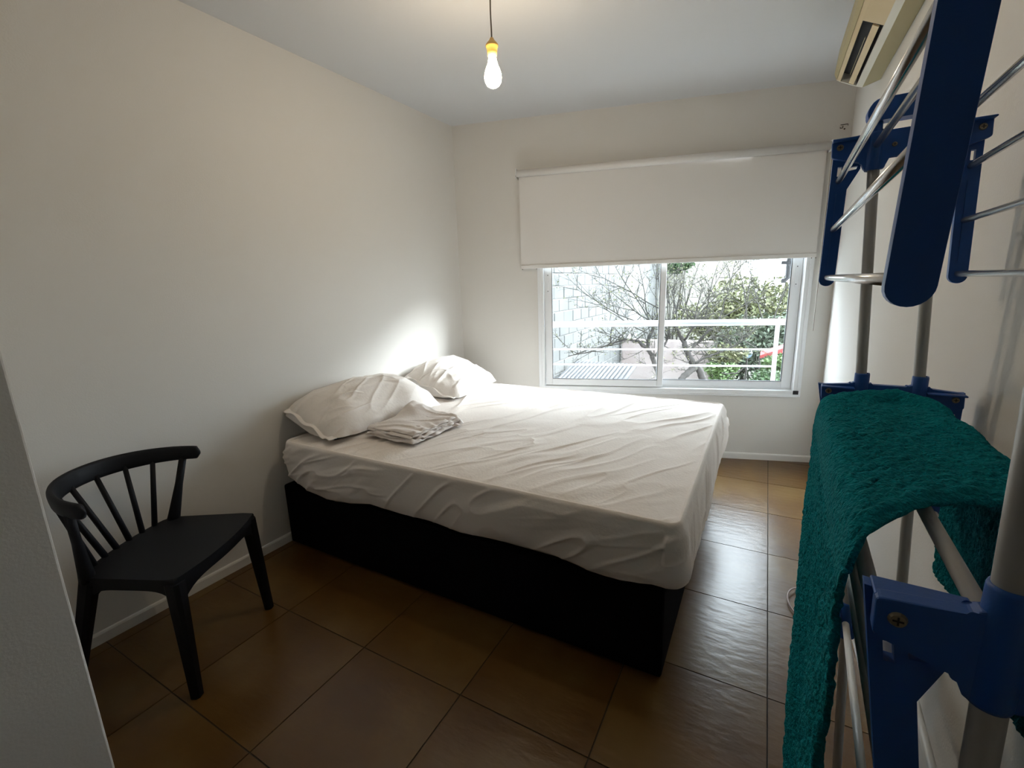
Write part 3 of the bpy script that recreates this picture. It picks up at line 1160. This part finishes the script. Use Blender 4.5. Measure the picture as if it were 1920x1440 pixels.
obj('outlet_cheek', bm, MAT['cream_plastic'], ac)
bm = NB()
prism(bm, [(.1840, 2.2225), (.1760, 2.2265), (.1640, 2.2345), (.1655, 2.2385), (.1770, 2.2320), (.1855, 2.2265)], AY0 + .225, AY1 - .011, acf)
obj('louver', bm, MAT['cream_plastic'], ac)
bm = NB()
prism(bm, [(.1590, 2.2390), (.1570, 2.2400), (.1580, 2.2440), (.1600, 2.2430)], AY0 + .34, AY1 - .10, acf)
obj('louver_rod', bm, MAT['olive_plastic'], ac)
bm = NB()
prism(bm, [(.1160, 2.2590), (.1062, 2.2840), (.1172, 2.3900), (.1490, 2.4640), (.1470, 2.4650), (.1145, 2.3900), (.1035, 2.2835), (.1140, 2.2575)], AY0 + .03, AY1 - .012, acf)
obj('front_panel', bm, MAT['olive_plastic'], ac)

# ------------------------------------------------------------------ drying rack
RK_N = Vector((0.1100, -0.6050, 0))
RK_F = Vector((0.1430, 0.2150, 0))
RK_L = (RK_F - RK_N).length
RK_V = (RK_F - RK_N).normalized()
RK_U = Vector((RK_V.y, -RK_V.x, 0))


def K3(u, v, z):
    return RK_N + RK_U * (u - (z - 1.1) * (0.028 + 0.030 * v / RK_L)) + RK_V * v + Vector((0, 0, z))


rack = empty('drying_rack', (K3(0, RK_L / 2, 0).x, K3(0, RK_L / 2, 0).y, 0), 'blue and chrome tiered clothes drying rack standing along the wall', 'drying rack')
PU = 0.0485
TIERS = [(1.592, 'chrome', .120), (1.082, 'pale_tube', .120), (0.520, 'pale_tube', .078)]
for v, side in ((0.0, -1), (RK_L, 1)):
    for u in (-PU, PU):
        bm = NB()
        tube(bm, [K3(u, v, 0.035), K3(u, v, .6), K3(u, v, 1.2), K3(u, v, 1.595)], .0102, 20)
        obj('post', bm, MAT['grey_tube'], rack, smooth=True)
        bm = NB()
        c = K3(u, v, 0)
        lathe(bm, [(0, 0.0), (.016, 0.0), (.018, .012), (.0155, .055), (.012, .06), (0, .06)], (K3(u, v, .03).x, c.y, 0), 20)
        obj('foot_cap', bm, MAT['blue_plastic'], rack, smooth=True)
for u in (-PU, PU):
    bm = NB()
    tube(bm, [K3(u, .0, .045), K3(u, RK_L, .045)], .008, 14)
    obj('base_bar', bm, MAT['grey_tube'], rack, smooth=True)


def rounded(pts, r, n=5):
    out = []
    m = len(pts)
    for i in range(m):
        p0, p, p1 = Vector(pts[i - 1]), Vector(pts[i]), Vector(pts[(i + 1) % m])
        d0 = (p0 - p)
        d1 = (p1 - p)
        k = min(r, d0.length * .45, d1.length * .45)
        a = p + d0.normalized() * k
        b = p + d1.normalized() * k
        for j in range(n + 1):
            t = j / n
            out.append(tuple((1 - t) ** 2 * a + 2 * t * (1 - t) * p + t * t * b))
    return out


def screw_at(u, v, z, parent, out=-1, r=.0062):
    bm = NB()
    a = K3(u, v, z)
    b = K3(u, v + out * .0025, z)
    tube(bm, [a, b], [r, r * .8], 14)
    s = obj('screw', bm, MAT['screw'], parent, smooth=False)
    bm = NB()
    for w in ((1, .18), (.18, 1)):
        box(bm, (u - r * .55 * w[0], v + out * .0021, z - r * .55 * w[1]), (u + r * .55 * w[0], v + out * .0030, z + r * .55 * w[1]), frame=K3)
    obj('screw_slot', bm, MAT['dark'], s)


def bracket(z, v, hw, inner):
    """cross piece carrying the tier; inner = direction towards the rack middle"""
    h0, h1 = z - .028, z + .022
    po = [(-hw, h1 - .006), (-PU - .018, h1 - .001), (-PU - .0128, h1 + .004), (-PU + .0128, h1 + .004), (-PU + .018, h1),
          (PU - .018, h1), (PU - .0128, h1 + .004), (PU + .0128, h1 + .004), (PU + .018, h1 - .001), (hw, h1 - .006),
          (hw, h0 + .012), (PU + .022, h0 - .004), (PU + .016, h0 - .020), (PU - .016, h0 - .020), (PU - .022, h0 + .002), (-PU + .022, h0 + .002), (-PU + .016, h0 - .020), (-PU - .016, h0 - .020), (-PU - .022, h0 - .004), (-hw, h0 + .012)]
    bm = NB()
    prism(bm, rounded(po, .004, 3), v - .007, v + .007, K3, bevel=.0018)
    # top flange makes the trough
    br = obj('cross_bracket', bm, MAT['blue_plastic'], rack)
    for sgn in (-1, 1):
        bm = NB()
        a, b = sorted((sgn * (PU + .012), sgn * hw))
        box(bm, (a, min(v, v + inner * .026), h1 - .010), (b, max(v, v + inner * .026), h1 - .0065), bevel=.001, frame=K3, seg=1)
        obj('bracket_flange', bm, MAT['blue_plastic'], br)
        screw_at(sgn * (hw - .014), v - .0072, z + .002, br, -1)
        screw_at(sgn * (PU - .030), v - .0072, z - .006, br, -1, .0045)
    for u in (-PU, PU):
        bm = NB()
        top = .046 if z < 1.5 else .022
        pr = [(.0104, -.049), (.0128, -.049), (.0136, -.046), (.0138, .0), (.0136, top - .003), (.0128, top), (.0104, top)]
        c = K3(u, v, z)
        bm2 = bm
        lathe(bm2, pr, (c.x, c.y, z), 24)
        obj('collar', bm2, MAT['blue_plastic'], br, smooth=True)
    return br


def wing(z, hw, sgn, mat, drop_in=0.0):
    """folded-down wing: two arms joined by three bars"""
    def fr_(a, d, b):
        return K3(sgn * (hw + (.0035 if z < 1.5 else -.005) - a) - sgn * drop_in * (-b), d, z + b)
    out = [(0.0, .014), (.046, .010), (.049, -.040), (.030, -.078), (.0285, -.262)]
    for t in np.linspace(0, 180, 13)[1:-1]:
        out.append((.01425 + .01425 * math.cos(math.radians(t)), -.262 - .0145 * math.sin(math.radians(t))))
    out += [(0.0, -.262)]
    hole1 = [(.010, -.032), (.017, -.032), (.017, -.050), (.010, -.050)]
    hole2 = [(.026, -.034), (.044, -.034), (.042, -.040), (.026, -.042)]
    for v, nm in ((0.018, 'near'), (RK_L + .018, 'far')):
        bm = NB()
        plate_with_holes(bm, out, [] if (nm == 'near' and z > 1.5) else [hole1, hole2], v - .0065, v + .0065, fr_)
        arm = obj('wing_arm', bm, MAT['blue_plastic'], rack)
        md = arm.modifiers.new('soft_edge', 'BEVEL')
        md.width = .0018
        md.segments = 2
        md.limit_method = 'ANGLE'
        if nm == 'near':
            continue
        bm = NB()
        prism(bm, [(.0125, -.085), (.0175, -.085), (.0175, -.235), (.0125, -.235)], v - .0085, v - .0064, fr_)
        obj('arm_rib', bm, MAT['blue_plastic'], arm)
    for b in (-.060, -.158, -.258):
        bm = NB()
        tube(bm, [fr_(.0145, .024, b), fr_(.0145, RK_L * .5, b), fr_(.0145, RK_L + .012, b)], .0058 if mat == 'chrome' else .0080, 16)
        obj('bar', bm, MAT[mat], rack, smooth=True)


for z, m, hw in TIERS:
    for v, inner in ((0.0, 1), (RK_L, -1)):
        bracket(z, v, hw, inner)
    for u in ((-.047, .047) if hw > .1 else (-.05, 0, .05)):
        bm = NB()
        rad = .0062 if m == 'chrome' else .0072
        tube(bm, [K3(u, .016, z - .004), K3(u, RK_L - .016, z - .004)], rad, 16)
        obj('bar', bm, MAT[m], rack, smooth=True)
    if hw > .1:
        wing(z, hw, -1, m, .12 if z < 1.5 else -.065)
        wing(z, hw, 1, m, .06 if z < 1.5 else 0.02)
# top handle pieces over the posts
for v in (0.0, RK_L):
    bm = NB()
    po = rounded([(-.062, 1.632), (.062, 1.632), (.066, 1.652), (.052, 1.672), (-.052, 1.672), (-.066, 1.652)], .008, 4)
    prism(bm, po, v - .016, v + .016, K3, bevel=.003)
    hd = obj('top_handle', bm, MAT['blue_plastic'], rack)
    for u in (-PU, PU):
        bm = NB()
        tube(bm, [K3(u, v, 1.59), K3(u, v, 1.64)], .011, 14)
        obj('handle_socket', bm, MAT['blue_plastic'], hd, smooth=True)


# ------------------------------------------------------------------ towel
def towel():
    hw = .131
    path = [(-.132, .43), (-.132, .60), (-.132, .80), (-.133, .95), (-.134, 1.06), (-.122, 1.103), (-.06, 1.106), (-.022, 1.102), (.022, 1.102), (.046, 1.1045), (.062, 1.098), (.070, 1.06), (.071, .95), (.071, .86), (.071, .79)]
    P = np.array(path)
    # resample
    seg = np.linalg.norm(np.diff(P, axis=0), axis=1)
    S_ = np.concatenate([[0], np.cumsum(seg)])
    nt, nv = 300, 170
    s = np.linspace(0, S_[-1], nt)
    u0 = np.interp(s, S_, P[:, 0])
    z0 = np.interp(s, S_, P[:, 1])
    ker = np.ones(9) / 9
    u0[4:-4] = np.convolve(u0, ker, 'valid')
    z0[4:-4] = np.convolve(z0, ker, 'valid')
    w = np.linspace(0, 1, nv)
    SS, WW = np.meshgrid(np.arange(nt) / (nt - 1), w, indexing='ij')
    U = np.repeat(u0[:, None], nv, 1)
    Z = np.repeat(z0[:, None], nv, 1)
    hangL = np.clip((1.06 - Z) / .5, 0, 1) * (U < 0)
    hangR = np.clip((1.06 - Z) / .3, 0, 1) * (U > 0)
    top = (Z > 1.05)
    near = .225 + .008 * np.sin(SS * 9) - .150 * np.clip(-U / .13, 0, 1) ** 1.5 - .020 * hangL + .05 * np.clip(U / .07, 0, 1)
    far = .745 - .09 * np.clip(-U / .14, 0, 1) - .10 * hangL + .03 * np.sin(SS * 14) * hangL - .10 * np.clip(U / .07, 0, 1)
    V = near * (1 - WW) + far * WW
    # folds on the hanging side
    ph = WW * 15 + 1.2 * np.sin(Z * 5) + 2 * vnoise(WW * 3, Z * 3, 91)
    U = U - (.004 + .022 * hangL) * (np.sin(ph) * .55 + .45 * np.sin(ph * .53 + 1)) * np.clip(hangL * 3, 0, 1)
    U = U - .004 * np.clip(hangL * 2, 0, 1)
    U = U + .008 * np.sin(WW * 9 + 2) * np.clip(hangR * 2, 0, 1)
    sagm = np.clip(1 - np.abs(U) / .11, 0, 1) * (Z > 1.08)
    Z = Z + .010 * (vnoise(WW * 5, SS * 8, 92) - .4) * (Z > 1.07) + .012 * np.exp(-((WW - .97) / .05) ** 2) * sagm
    # dip between the two middle bars near the far edge and rounded near edge
    Z = Z - .010 * np.exp(-((WW - .88) / .07) ** 2) * sagm
    Zm = Z - .006 * np.clip(1 - WW / .04, 0, 1) * (Z > 1.07)
    rngl = np.random.default_rng(5)
    disp = .0050 * (vnoise(SS * 160, WW * 95, 95) - .5)
    Zm = Zm + disp * (Z > 1.05)
    U = U + disp * (Z <= 1.05)
    verts = []
    for i in range(nt):
        for j in range(nv):
            verts.append(K3(float(U[i, j]), float(V[i, j]), float(Zm[i, j])))
    idx = np.arange(nt * nv).reshape(nt, nv)
    a, b, c, d = idx[:-1, :-1], idx[1:, :-1], idx[1:, 1:], idx[:-1, 1:]
    F = np.stack([a, b, c, d], -1).reshape(-1, 4)
    o = pyobj('towel', verts, F.tolist(), MAT['towel'], None, smooth=True, origin=K3(0, .5, 1.1), label='teal terry towel draped over the middle tier of the drying rack', cat='towel')
    md = o.modifiers.new('thickness', 'SOLIDIFY')
    md.thickness = .006
    md.offset = 0
    return o


towel()

# ------------------------------------------------------------------ cable on the floor
bm = NB()
pts = []
for t in np.linspace(0, 1, 60):
    a = -2.3 + 5.4 * t
    pts.append((.118 + .065 * math.cos(a + 2.0) + .03 * t, 1.00 + .10 * math.sin(a + 2.0), .0035 + .012 * math.sin(t * math.pi) ** 2))
tube(bm, pts, .0034, 8)
obj('power_cable', bm, MAT['cable'], None, smooth=True, origin=(.135, 1.0, 0), label='thin pinkish cable looped on the tiles under the drying rack', cat='cable')


# ================================================================== outside
def at(px, py, y):
    d = Vector(((px - 960) / FPX, -(py - 720) / FPX, 1.0))
    r_ = rt * d.x + up * d.y + fw * d.z
    return CAM + r_ * ((y - CAM.y) / r_.y)


GZ = -1.3
bm = NB()
vs = [bm.verts.new(p) for p in ((-9, 3.0, GZ), (9, 3.3, GZ), (16, 30, GZ), (-16, 30, GZ))]
bm.faces.new(vs)
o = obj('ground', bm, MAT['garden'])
_tag(o, 'garden soil below the window', None, None, 'structure')

# balcony railing
RO = -0.18
rail = empty('balcony_railing', W(-.8, .5, RO), 'white tubular balcony railing just outside the window', 'railing')
RS0, RS1 = s_of_x(-1.70), s_of_x(.098)
bm = NB()
tube(bm, [W(RS0 - .1, 1.013, RO), W(RS1, 1.013, RO)], .0235, 20)
obj('top_rail', bm, MAT['white_metal'], rail, smooth=True)
for zz in (.808, .680, .552):
    bm = NB()
    box(bm, (RS0, RO - .006, zz - (.006 if zz > .6 else .011)), (s_of_x(.034), RO + .006, zz + (.006 if zz > .6 else .011)), bevel=.002, frame=lambda s, o, z: W(s, z, o))
    obj('rail', bm, MAT['white_metal'], rail)
for s in (s_of_x(-1.630), s_of_x(.034)):
    bm = NB()
    box(bm, (s - .013, RO - .011, .42), (s + .013, RO + .011, 1.0), bevel=.003, frame=lambda s, o, z: W(s, z, o))
    obj('post', bm, MAT['white_metal'], rail)

# block garden wall
gw = empty('garden_wall', (-3.1, 8, GZ), 'pale concrete block garden wall beyond the railing', 'wall', None, 'structure')
gw.pop('category', None)
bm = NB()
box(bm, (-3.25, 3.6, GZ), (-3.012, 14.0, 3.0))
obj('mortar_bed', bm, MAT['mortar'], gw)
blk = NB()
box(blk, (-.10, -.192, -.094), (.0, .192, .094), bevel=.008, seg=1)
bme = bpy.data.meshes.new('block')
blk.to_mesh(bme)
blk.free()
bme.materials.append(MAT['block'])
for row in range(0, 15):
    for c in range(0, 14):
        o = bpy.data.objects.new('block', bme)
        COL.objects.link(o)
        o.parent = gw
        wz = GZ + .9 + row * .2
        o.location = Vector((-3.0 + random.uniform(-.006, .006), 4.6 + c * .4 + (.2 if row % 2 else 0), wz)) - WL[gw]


def house(name, x0, x1, y0, y1, z1, mat, label, wins, roofh=.8):
    h = empty(name, ((x0 + x1) / 2, (y0 + y1) / 2, GZ), label, 'house')
    bm = NB()
    box(bm, (x0, y0, GZ), (x1, y1, z1))
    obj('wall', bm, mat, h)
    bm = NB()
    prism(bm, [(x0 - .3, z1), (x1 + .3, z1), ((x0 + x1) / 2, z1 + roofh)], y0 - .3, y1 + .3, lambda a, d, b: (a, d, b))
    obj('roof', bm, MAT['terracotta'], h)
    for (wx, wz, ww, wh) in wins:
        bm = NB()
        box(bm, (wx - ww / 2, y0 - .04, wz - wh / 2), (wx + ww / 2, y0 + .02, wz + wh / 2))
        wn = obj('window', bm, MAT['white_metal'], h)
        bm = NB()
        box(bm, (wx - ww / 2 + .07, y0 - .05, wz - wh / 2 + .07), (wx + ww / 2 - .07, y0 - .03, wz + wh / 2 - .07))
        obj('pane', bm, MAT['blue_panel'], wn)
    return h


house('house', -5.0, -.9, 13.5, 18, 4.2, MAT['render'], 'cream rendered house behind the bare tree', [(-3.6, 2.9, 1.0, 1.1), (-1.9, 2.9, 1.0, 1.1)])

# pink garden wall across the back of the yard
bm = NB()
box(bm, (-2.95, 9.3, GZ), (-1.0, 9.5, .05), bevel=.02)
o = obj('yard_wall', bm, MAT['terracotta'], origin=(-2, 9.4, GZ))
_tag(o, 'low pinkish rendered yard wall behind the bare tree', 'wall')

# shed roof in the near yard corner
shed = empty('shed', (-2.4, 5.3, GZ), 'small grey shed roof below the block wall', 'shed')
bm = NB()
box(bm, (-2.88, 4.7, GZ), (-1.9, 6.0, -.28))
obj('wall', bm, MAT['render'], shed)
for k in range(16):
    bm = NB()
    x0 = -2.86 + k * .066
    pts = [(x0, 4.5, -.30 + .0), (x0, 6.2, .02)]
    tube(bm, pts, .034, 8)
    obj('roof_rib', bm, MAT['roof_sheet'], shed, smooth=True)


# ------------------------------------------------------------------ plants
def leaf_cloud(name, centers, n, size, mat, parent, seed):
    g = np.random.default_rng(seed)
    cs = np.array([(c[0], c[1], c[2], c[3], c[4], c[5]) for c in centers])
    vol = np.prod(cs[:, 3:], axis=1) ** (2 / 3)
    pick = g.choice(len(cs), n, p=vol / vol.sum())
    d = g.normal(size=(n, 3))
    d /= np.linalg.norm(d, axis=1)[:, None]
    rad = g.random(n) ** .25
    lump = 1 + .25 * np.sin(d[:, 0] * 7 + pick) * np.sin(d[:, 1] * 6) * np.sin(d[:, 2] * 8 + 1)
    pos = cs[pick, :3] + d * cs[pick, 3:] * (rad * lump)[:, None]
    a = g.normal(size=(n, 3))
    a /= np.linalg.norm(a, axis=1)[:, None]
    b = np.cross(a, g.normal(size=(n, 3)))
    b /= np.linalg.norm(b, axis=1)[:, None]
    s = size * (.6 + .8 * g.random(n))[:, None]
    v = np.stack([pos - a * s, pos - b * s * .45, pos + a * s, pos + b * s * .45], 1).reshape(-1, 3)
    F = np.arange(n * 4).reshape(n, 4)
    o = pyobj(name, v.tolist(), F.tolist(), mat, parent)
    o['kind'] = 'stuff'
    return o


def shrub(name, label, cat, c, rx, ry, rz, mat, n, size, seed, nb=7):
    root = empty(name, (c[0], c[1], GZ), label, cat)
    g = random.Random(seed)
    cl = [(c[0], c[1], c[2], rx * .75, ry * .75, rz * .75)]
    for k in range(nb):
        cl.append((c[0] + g.uniform(-.6, .6) * rx, c[1] + g.uniform(-.5, .5) * ry, c[2] + g.uniform(-.5, .6) * rz, rx * .45, ry * .45, rz * .42))
    leaf_cloud('foliage', cl, n, size, mat, root, seed)
    bm = NB()
    for k in range(5):
        a = Vector((c[0] + g.uniform(-.1, .1), c[1] + g.uniform(-.1, .1), GZ))
        b = Vector((c[0] + g.uniform(-.6, .6) * rx, c[1] + g.uniform(-.6, .6) * ry, c[2] + g.uniform(-.2, .5) * rz))
        m_ = a.lerp(b, .5) + Vector((g.uniform(-.1, .1), 0, 0))
        tube(bm, [a, m_, b], [.03, .02, .006], 6)
    obj('stems', bm, MAT['bark'], root)
    return root


c = at(1432, 585, 10.5)
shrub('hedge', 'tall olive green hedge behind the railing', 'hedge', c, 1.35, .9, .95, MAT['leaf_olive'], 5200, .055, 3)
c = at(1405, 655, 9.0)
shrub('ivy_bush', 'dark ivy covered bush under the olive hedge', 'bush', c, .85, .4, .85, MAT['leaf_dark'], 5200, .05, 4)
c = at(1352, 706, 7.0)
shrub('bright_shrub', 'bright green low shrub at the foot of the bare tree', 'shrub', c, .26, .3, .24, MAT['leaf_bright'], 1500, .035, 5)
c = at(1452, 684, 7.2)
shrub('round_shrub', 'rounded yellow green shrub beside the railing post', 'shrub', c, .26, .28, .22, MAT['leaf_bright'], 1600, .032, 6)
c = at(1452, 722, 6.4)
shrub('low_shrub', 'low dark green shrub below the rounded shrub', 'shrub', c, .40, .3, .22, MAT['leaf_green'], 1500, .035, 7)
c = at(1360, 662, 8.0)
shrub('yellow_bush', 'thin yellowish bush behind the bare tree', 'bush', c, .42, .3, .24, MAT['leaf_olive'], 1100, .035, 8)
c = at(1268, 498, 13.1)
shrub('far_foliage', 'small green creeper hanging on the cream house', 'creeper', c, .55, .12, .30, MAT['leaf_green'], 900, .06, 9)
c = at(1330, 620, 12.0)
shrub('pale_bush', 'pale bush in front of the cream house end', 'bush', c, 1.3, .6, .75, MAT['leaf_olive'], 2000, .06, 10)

# red awning and blue panel behind shrubs
aw = empty('awning', at(1452, 664, 7.9), 'small red fabric awning behind the rounded shrub', 'awning')
a, b = at(1425, 668, 7.9), at(1496, 650, 7.9)
bm = NB()
prism(bm, [(a.x, a.z - .02), (b.x, b.z - .05), (b.x, b.z + .06), (a.x, a.z + .03)], 7.8, 8.3, lambda p, d, q: (p, d, q))
obj('canopy', bm, MAT['red_roof'], aw)
bm = NB()
tube(bm, [(b.x, 7.85, GZ), (b.x, 7.85, b.z)], .02, 8)
tube(bm, [(a.x, 7.85, GZ), (a.x, 7.85, a.z)], .02, 8)
obj('frame', bm, MAT['bark'], aw)
c = at(1401, 663, 8.1)
bm = NB()
tube(bm, [(c.x, 8.1, c.z), (c.x, 8.14, c.z)], .085, 14)
o = obj('round_sign', bm, MAT['blue_panel'], None, origin=(c.x, 8.1, c.z), label='pale blue round sign fixed on a stake before the ivy bush', cat='sign')
bm = NB()
tube(bm, [(c.x, 8.15, GZ), (c.x, 8.15, c.z)], .015, 8)
obj('stake', bm, MAT['bark'], o)

# outdoor pipe bracket seen at the top corner of the pane
pp = empty('outdoor_pipe', W(s_of_x(.10), 1.2, -.30), 'grey outdoor pipe with clamps beside the window', 'pipe')
bm = NB()
p0 = Vector(W(s_of_x(.105), 2.3, -.30))
tube(bm, [p0, (p0.x, p0.y, 1.33), (p0.x - .02, p0.y, 1.31), (p0.x - .04, p0.y, 1.31)], .018, 12)
obj('pipe', bm, MAT['roof_sheet'], pp, smooth=True)
bm = NB()
tube(bm, [(p0.x, p0.y, 2.25), W(s_of_x(.105), 2.25, -.158)], .01, 8)
obj('wall_bracket', bm, MAT['roof_sheet'], pp)
for zz in (1.44, 1.52, 1.72):
    bm = NB()
    box(bm, (p0.x - .05, p0.y - .02, zz - .012), (p0.x + .03, p0.y + .02, zz + .012), bevel=.004)
    obj('clamp', bm, MAT['roof_sheet'], pp)


# bare tree
def bare_tree():
    g = random.Random(11)
    base_ = at(1318, 718, 6.2)
    root = empty('bare_tree', (base_.x, 6.2, GZ), 'thin leafless garden tree with many upright twigs outside the window', 'tree')
    trunk = NB()
    tw = NB()
    tips = []

    def limb(bm_, pxs, r0, r1, seg=8):
        pts = [at(p[0], p[1], p[2]) for p in pxs]
        # subdivide with a little wobble
        out, rr_ = [], []
        n = len(pts)
        for i in range(n - 1):
            for k in range(4):
                t = k / 4
                q = pts[i].lerp(pts[i + 1], t)
                q += Vector((g.uniform(-1, 1), g.uniform(-1, 1), g.uniform(-1, 1))) * .012
                out.append(q)
                rr_.append(r0 + (r1 - r0) * (i + t) / (n - 1))
        out.append(pts[-1])
        rr_.append(r1)
        tube(bm_, out, rr_, seg)
        return out

    b0 = Vector((base_.x + .05, 6.2, GZ))
    A = limb(trunk, [(1318, 712, 6.2), (1312, 694, 6.2), (1300, 681, 6.15), (1288, 662, 6.1), (1282, 640, 6.1), (1270, 620, 6.1), (1262, 600, 6.1)], .055, .025)
    tube(trunk, [b0, b0.lerp(A[0], .5) + Vector((.03, 0, 0)), A[0]], [.085, .07, .056], 10)
    B = limb(trunk, [(1276, 712, 6.0), (1290, 700, 6.05), (1303, 688, 6.15)], .045, .05)
    b1 = Vector((B[0].x - .1, 6.0, GZ))
    tube(trunk, [b1, b1.lerp(B[0], .6), B[0]], [.06, .05, .045], 8)
    Cc = limb(trunk, [(1238, 716, 5.9), (1232, 695, 5.9), (1224, 670, 5.9), (1214, 652, 5.9), (1220, 625, 5.9), (1228, 605, 5.9)], .045, .02)
    b2 = Vector((Cc[0].x + .08, 5.9, GZ))
    tube(trunk, [b2, b2.lerp(Cc[0], .6), Cc[0]], [.06, .05, .046], 8)
    D = limb(trunk, [(1214, 655, 5.9), (1195, 640, 5.8), (1172, 636, 5.7), (1145, 645, 5.6), (1110, 658, 5.5), (1065, 668, 5.4)], .026, .006, 6)
    E_ = limb(trunk, [(1288, 662, 6.1), (1310, 640, 6.2), (1335, 615, 6.3), (1352, 590, 6.3)], .024, .01, 6)
    F_ = limb(trunk, [(1300, 681, 6.15), (1330, 668, 6.2), (1362, 655, 6.3), (1400, 630, 6.4)], .020, .006, 6)
    G_ = limb(trunk, [(1282, 640, 6.1), (1300, 612, 5.9), (1306, 585, 5.8)], .018, .008, 6)
    H_ = limb(trunk, [(1228, 668, 5.9), (1250, 640, 6.0), (1256, 612, 6.0)], .018, .009, 6)
    I_ = limb(trunk, [(1352, 700, 6.2), (1378, 700, 6.2), (1395, 690, 6.2), (1360, 715, 6.2)], .008, .006, 6)

    def shoot(p, d, length, r, depth):
        n = 5
        pts = [p.copy()]
        dd = d.normalized()
        for k in range(n):
            dd = (dd + Vector((g.uniform(-1, 1), g.uniform(-1, 1), g.uniform(-.6, .9))) * .13).normalized()
            pts.append(pts[-1] + dd * length / n)
        tube(tw, pts, [r * (1 - .75 * k / n) for k in range(n + 1)], 4 if depth else 5, cap=False)
        if depth < 3:
            cnt = (8, 5, 3)[depth]
            for k in range(cnt):
                t = g.uniform(.15, 1.0)
                i = min(int(t * n), n - 1)
                q = pts[i].lerp(pts[i + 1], t * n - i)
                side = Vector((g.uniform(-1, 1), g.uniform(-1, 1), g.uniform(-.5, .8))).normalized()
                nd = (dd * .75 + side * .85).normalized()
                shoot(q, nd, length * g.uniform(.30, .5), r * .5, depth + 1)
        tips.append(pts[-1])
        tips.append(pts[-2])

    # long shoots read from the photo
    longs = [((1242, 581), (1128, 525), 5.9), ((1218, 601), (1157, 492), 5.8), ((1216, 600), (1192, 492), 6.0), ((1234, 600), (1208, 488), 6.1), ((1240, 596), (1226, 488), 5.7),
             ((1256, 600), (1262, 488), 6.0), ((1270, 608), (1258, 490), 5.8), ((1290, 600), (1278, 490), 6.2), ((1276, 604), (1322, 492), 6.0), ((1322, 600), (1336, 490), 6.1),
             ((1310, 590), (1405, 495), 6.0), ((1352, 590), (1372, 490), 6.2), ((1400, 600), (1412, 488), 6.4), ((1392, 606), (1440, 490), 6.4), ((1430, 600), (1400, 490), 6.5),
             ((1226, 606), (1110, 548), 5.7), ((1222, 610), (1088, 575), 5.6), ((1215, 625), (1120, 590), 5.6), ((1300, 608), (1350, 500), 5.6), ((1450, 600), (1478, 492), 6.6), ((1345, 600), (1470, 545), 6.3)]
    for (p0_, p1_, y) in longs:
        a_, b_ = at(*p0_, y), at(*p1_, y + g.uniform(-.25, .25))
        b_ = a_ + (b_ - a_) * 1.15
        shoot(a_, b_ - a_, (b_ - a_).length, .0105, 0)
    for src, cnt, ln in ((A, 14, .45), (Cc, 16, .5), (D, 26, .4), (E_, 18, .5), (F_, 26, .45), (G_, 14, .5), (H_, 14, .4)):
        for k in range(cnt):
            q = g.choice(src[3:])
            d = Vector((g.uniform(-1, 1), g.uniform(-.8, .8), g.uniform(-.3, 1.0)))
            shoot(q, d, ln * g.uniform(.6, 1.2), .0075, 1)
    obj('trunk', trunk, MAT['bark'], root, smooth=True)
    o = obj('twigs', tw, MAT['twig'], root)
    o['kind'] = 'stuff'
    pts = np.array([tuple(t) for t in tips])
    gg = np.random.default_rng(4)
    k = gg.choice(len(pts), min(len(pts), 3200), replace=False)
    pos = pts[k] + gg.normal(size=(len(k), 3)) * .012
    n = len(pos)
    a = gg.normal(size=(n, 3))
    a /= np.linalg.norm(a, axis=1)[:, None]
    b = np.cross(a, gg.normal(size=(n, 3)))
    b /= np.linalg.norm(b, axis=1)[:, None]
    s = .014 * (.6 + .8 * gg.random(n))[:, None]
    v = np.stack([pos - a * s, pos - b * s * .5, pos + a * s, pos + b * s * .5], 1).reshape(-1, 3)
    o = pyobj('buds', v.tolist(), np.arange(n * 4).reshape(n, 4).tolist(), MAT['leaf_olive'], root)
    o['kind'] = 'stuff'


bare_tree()
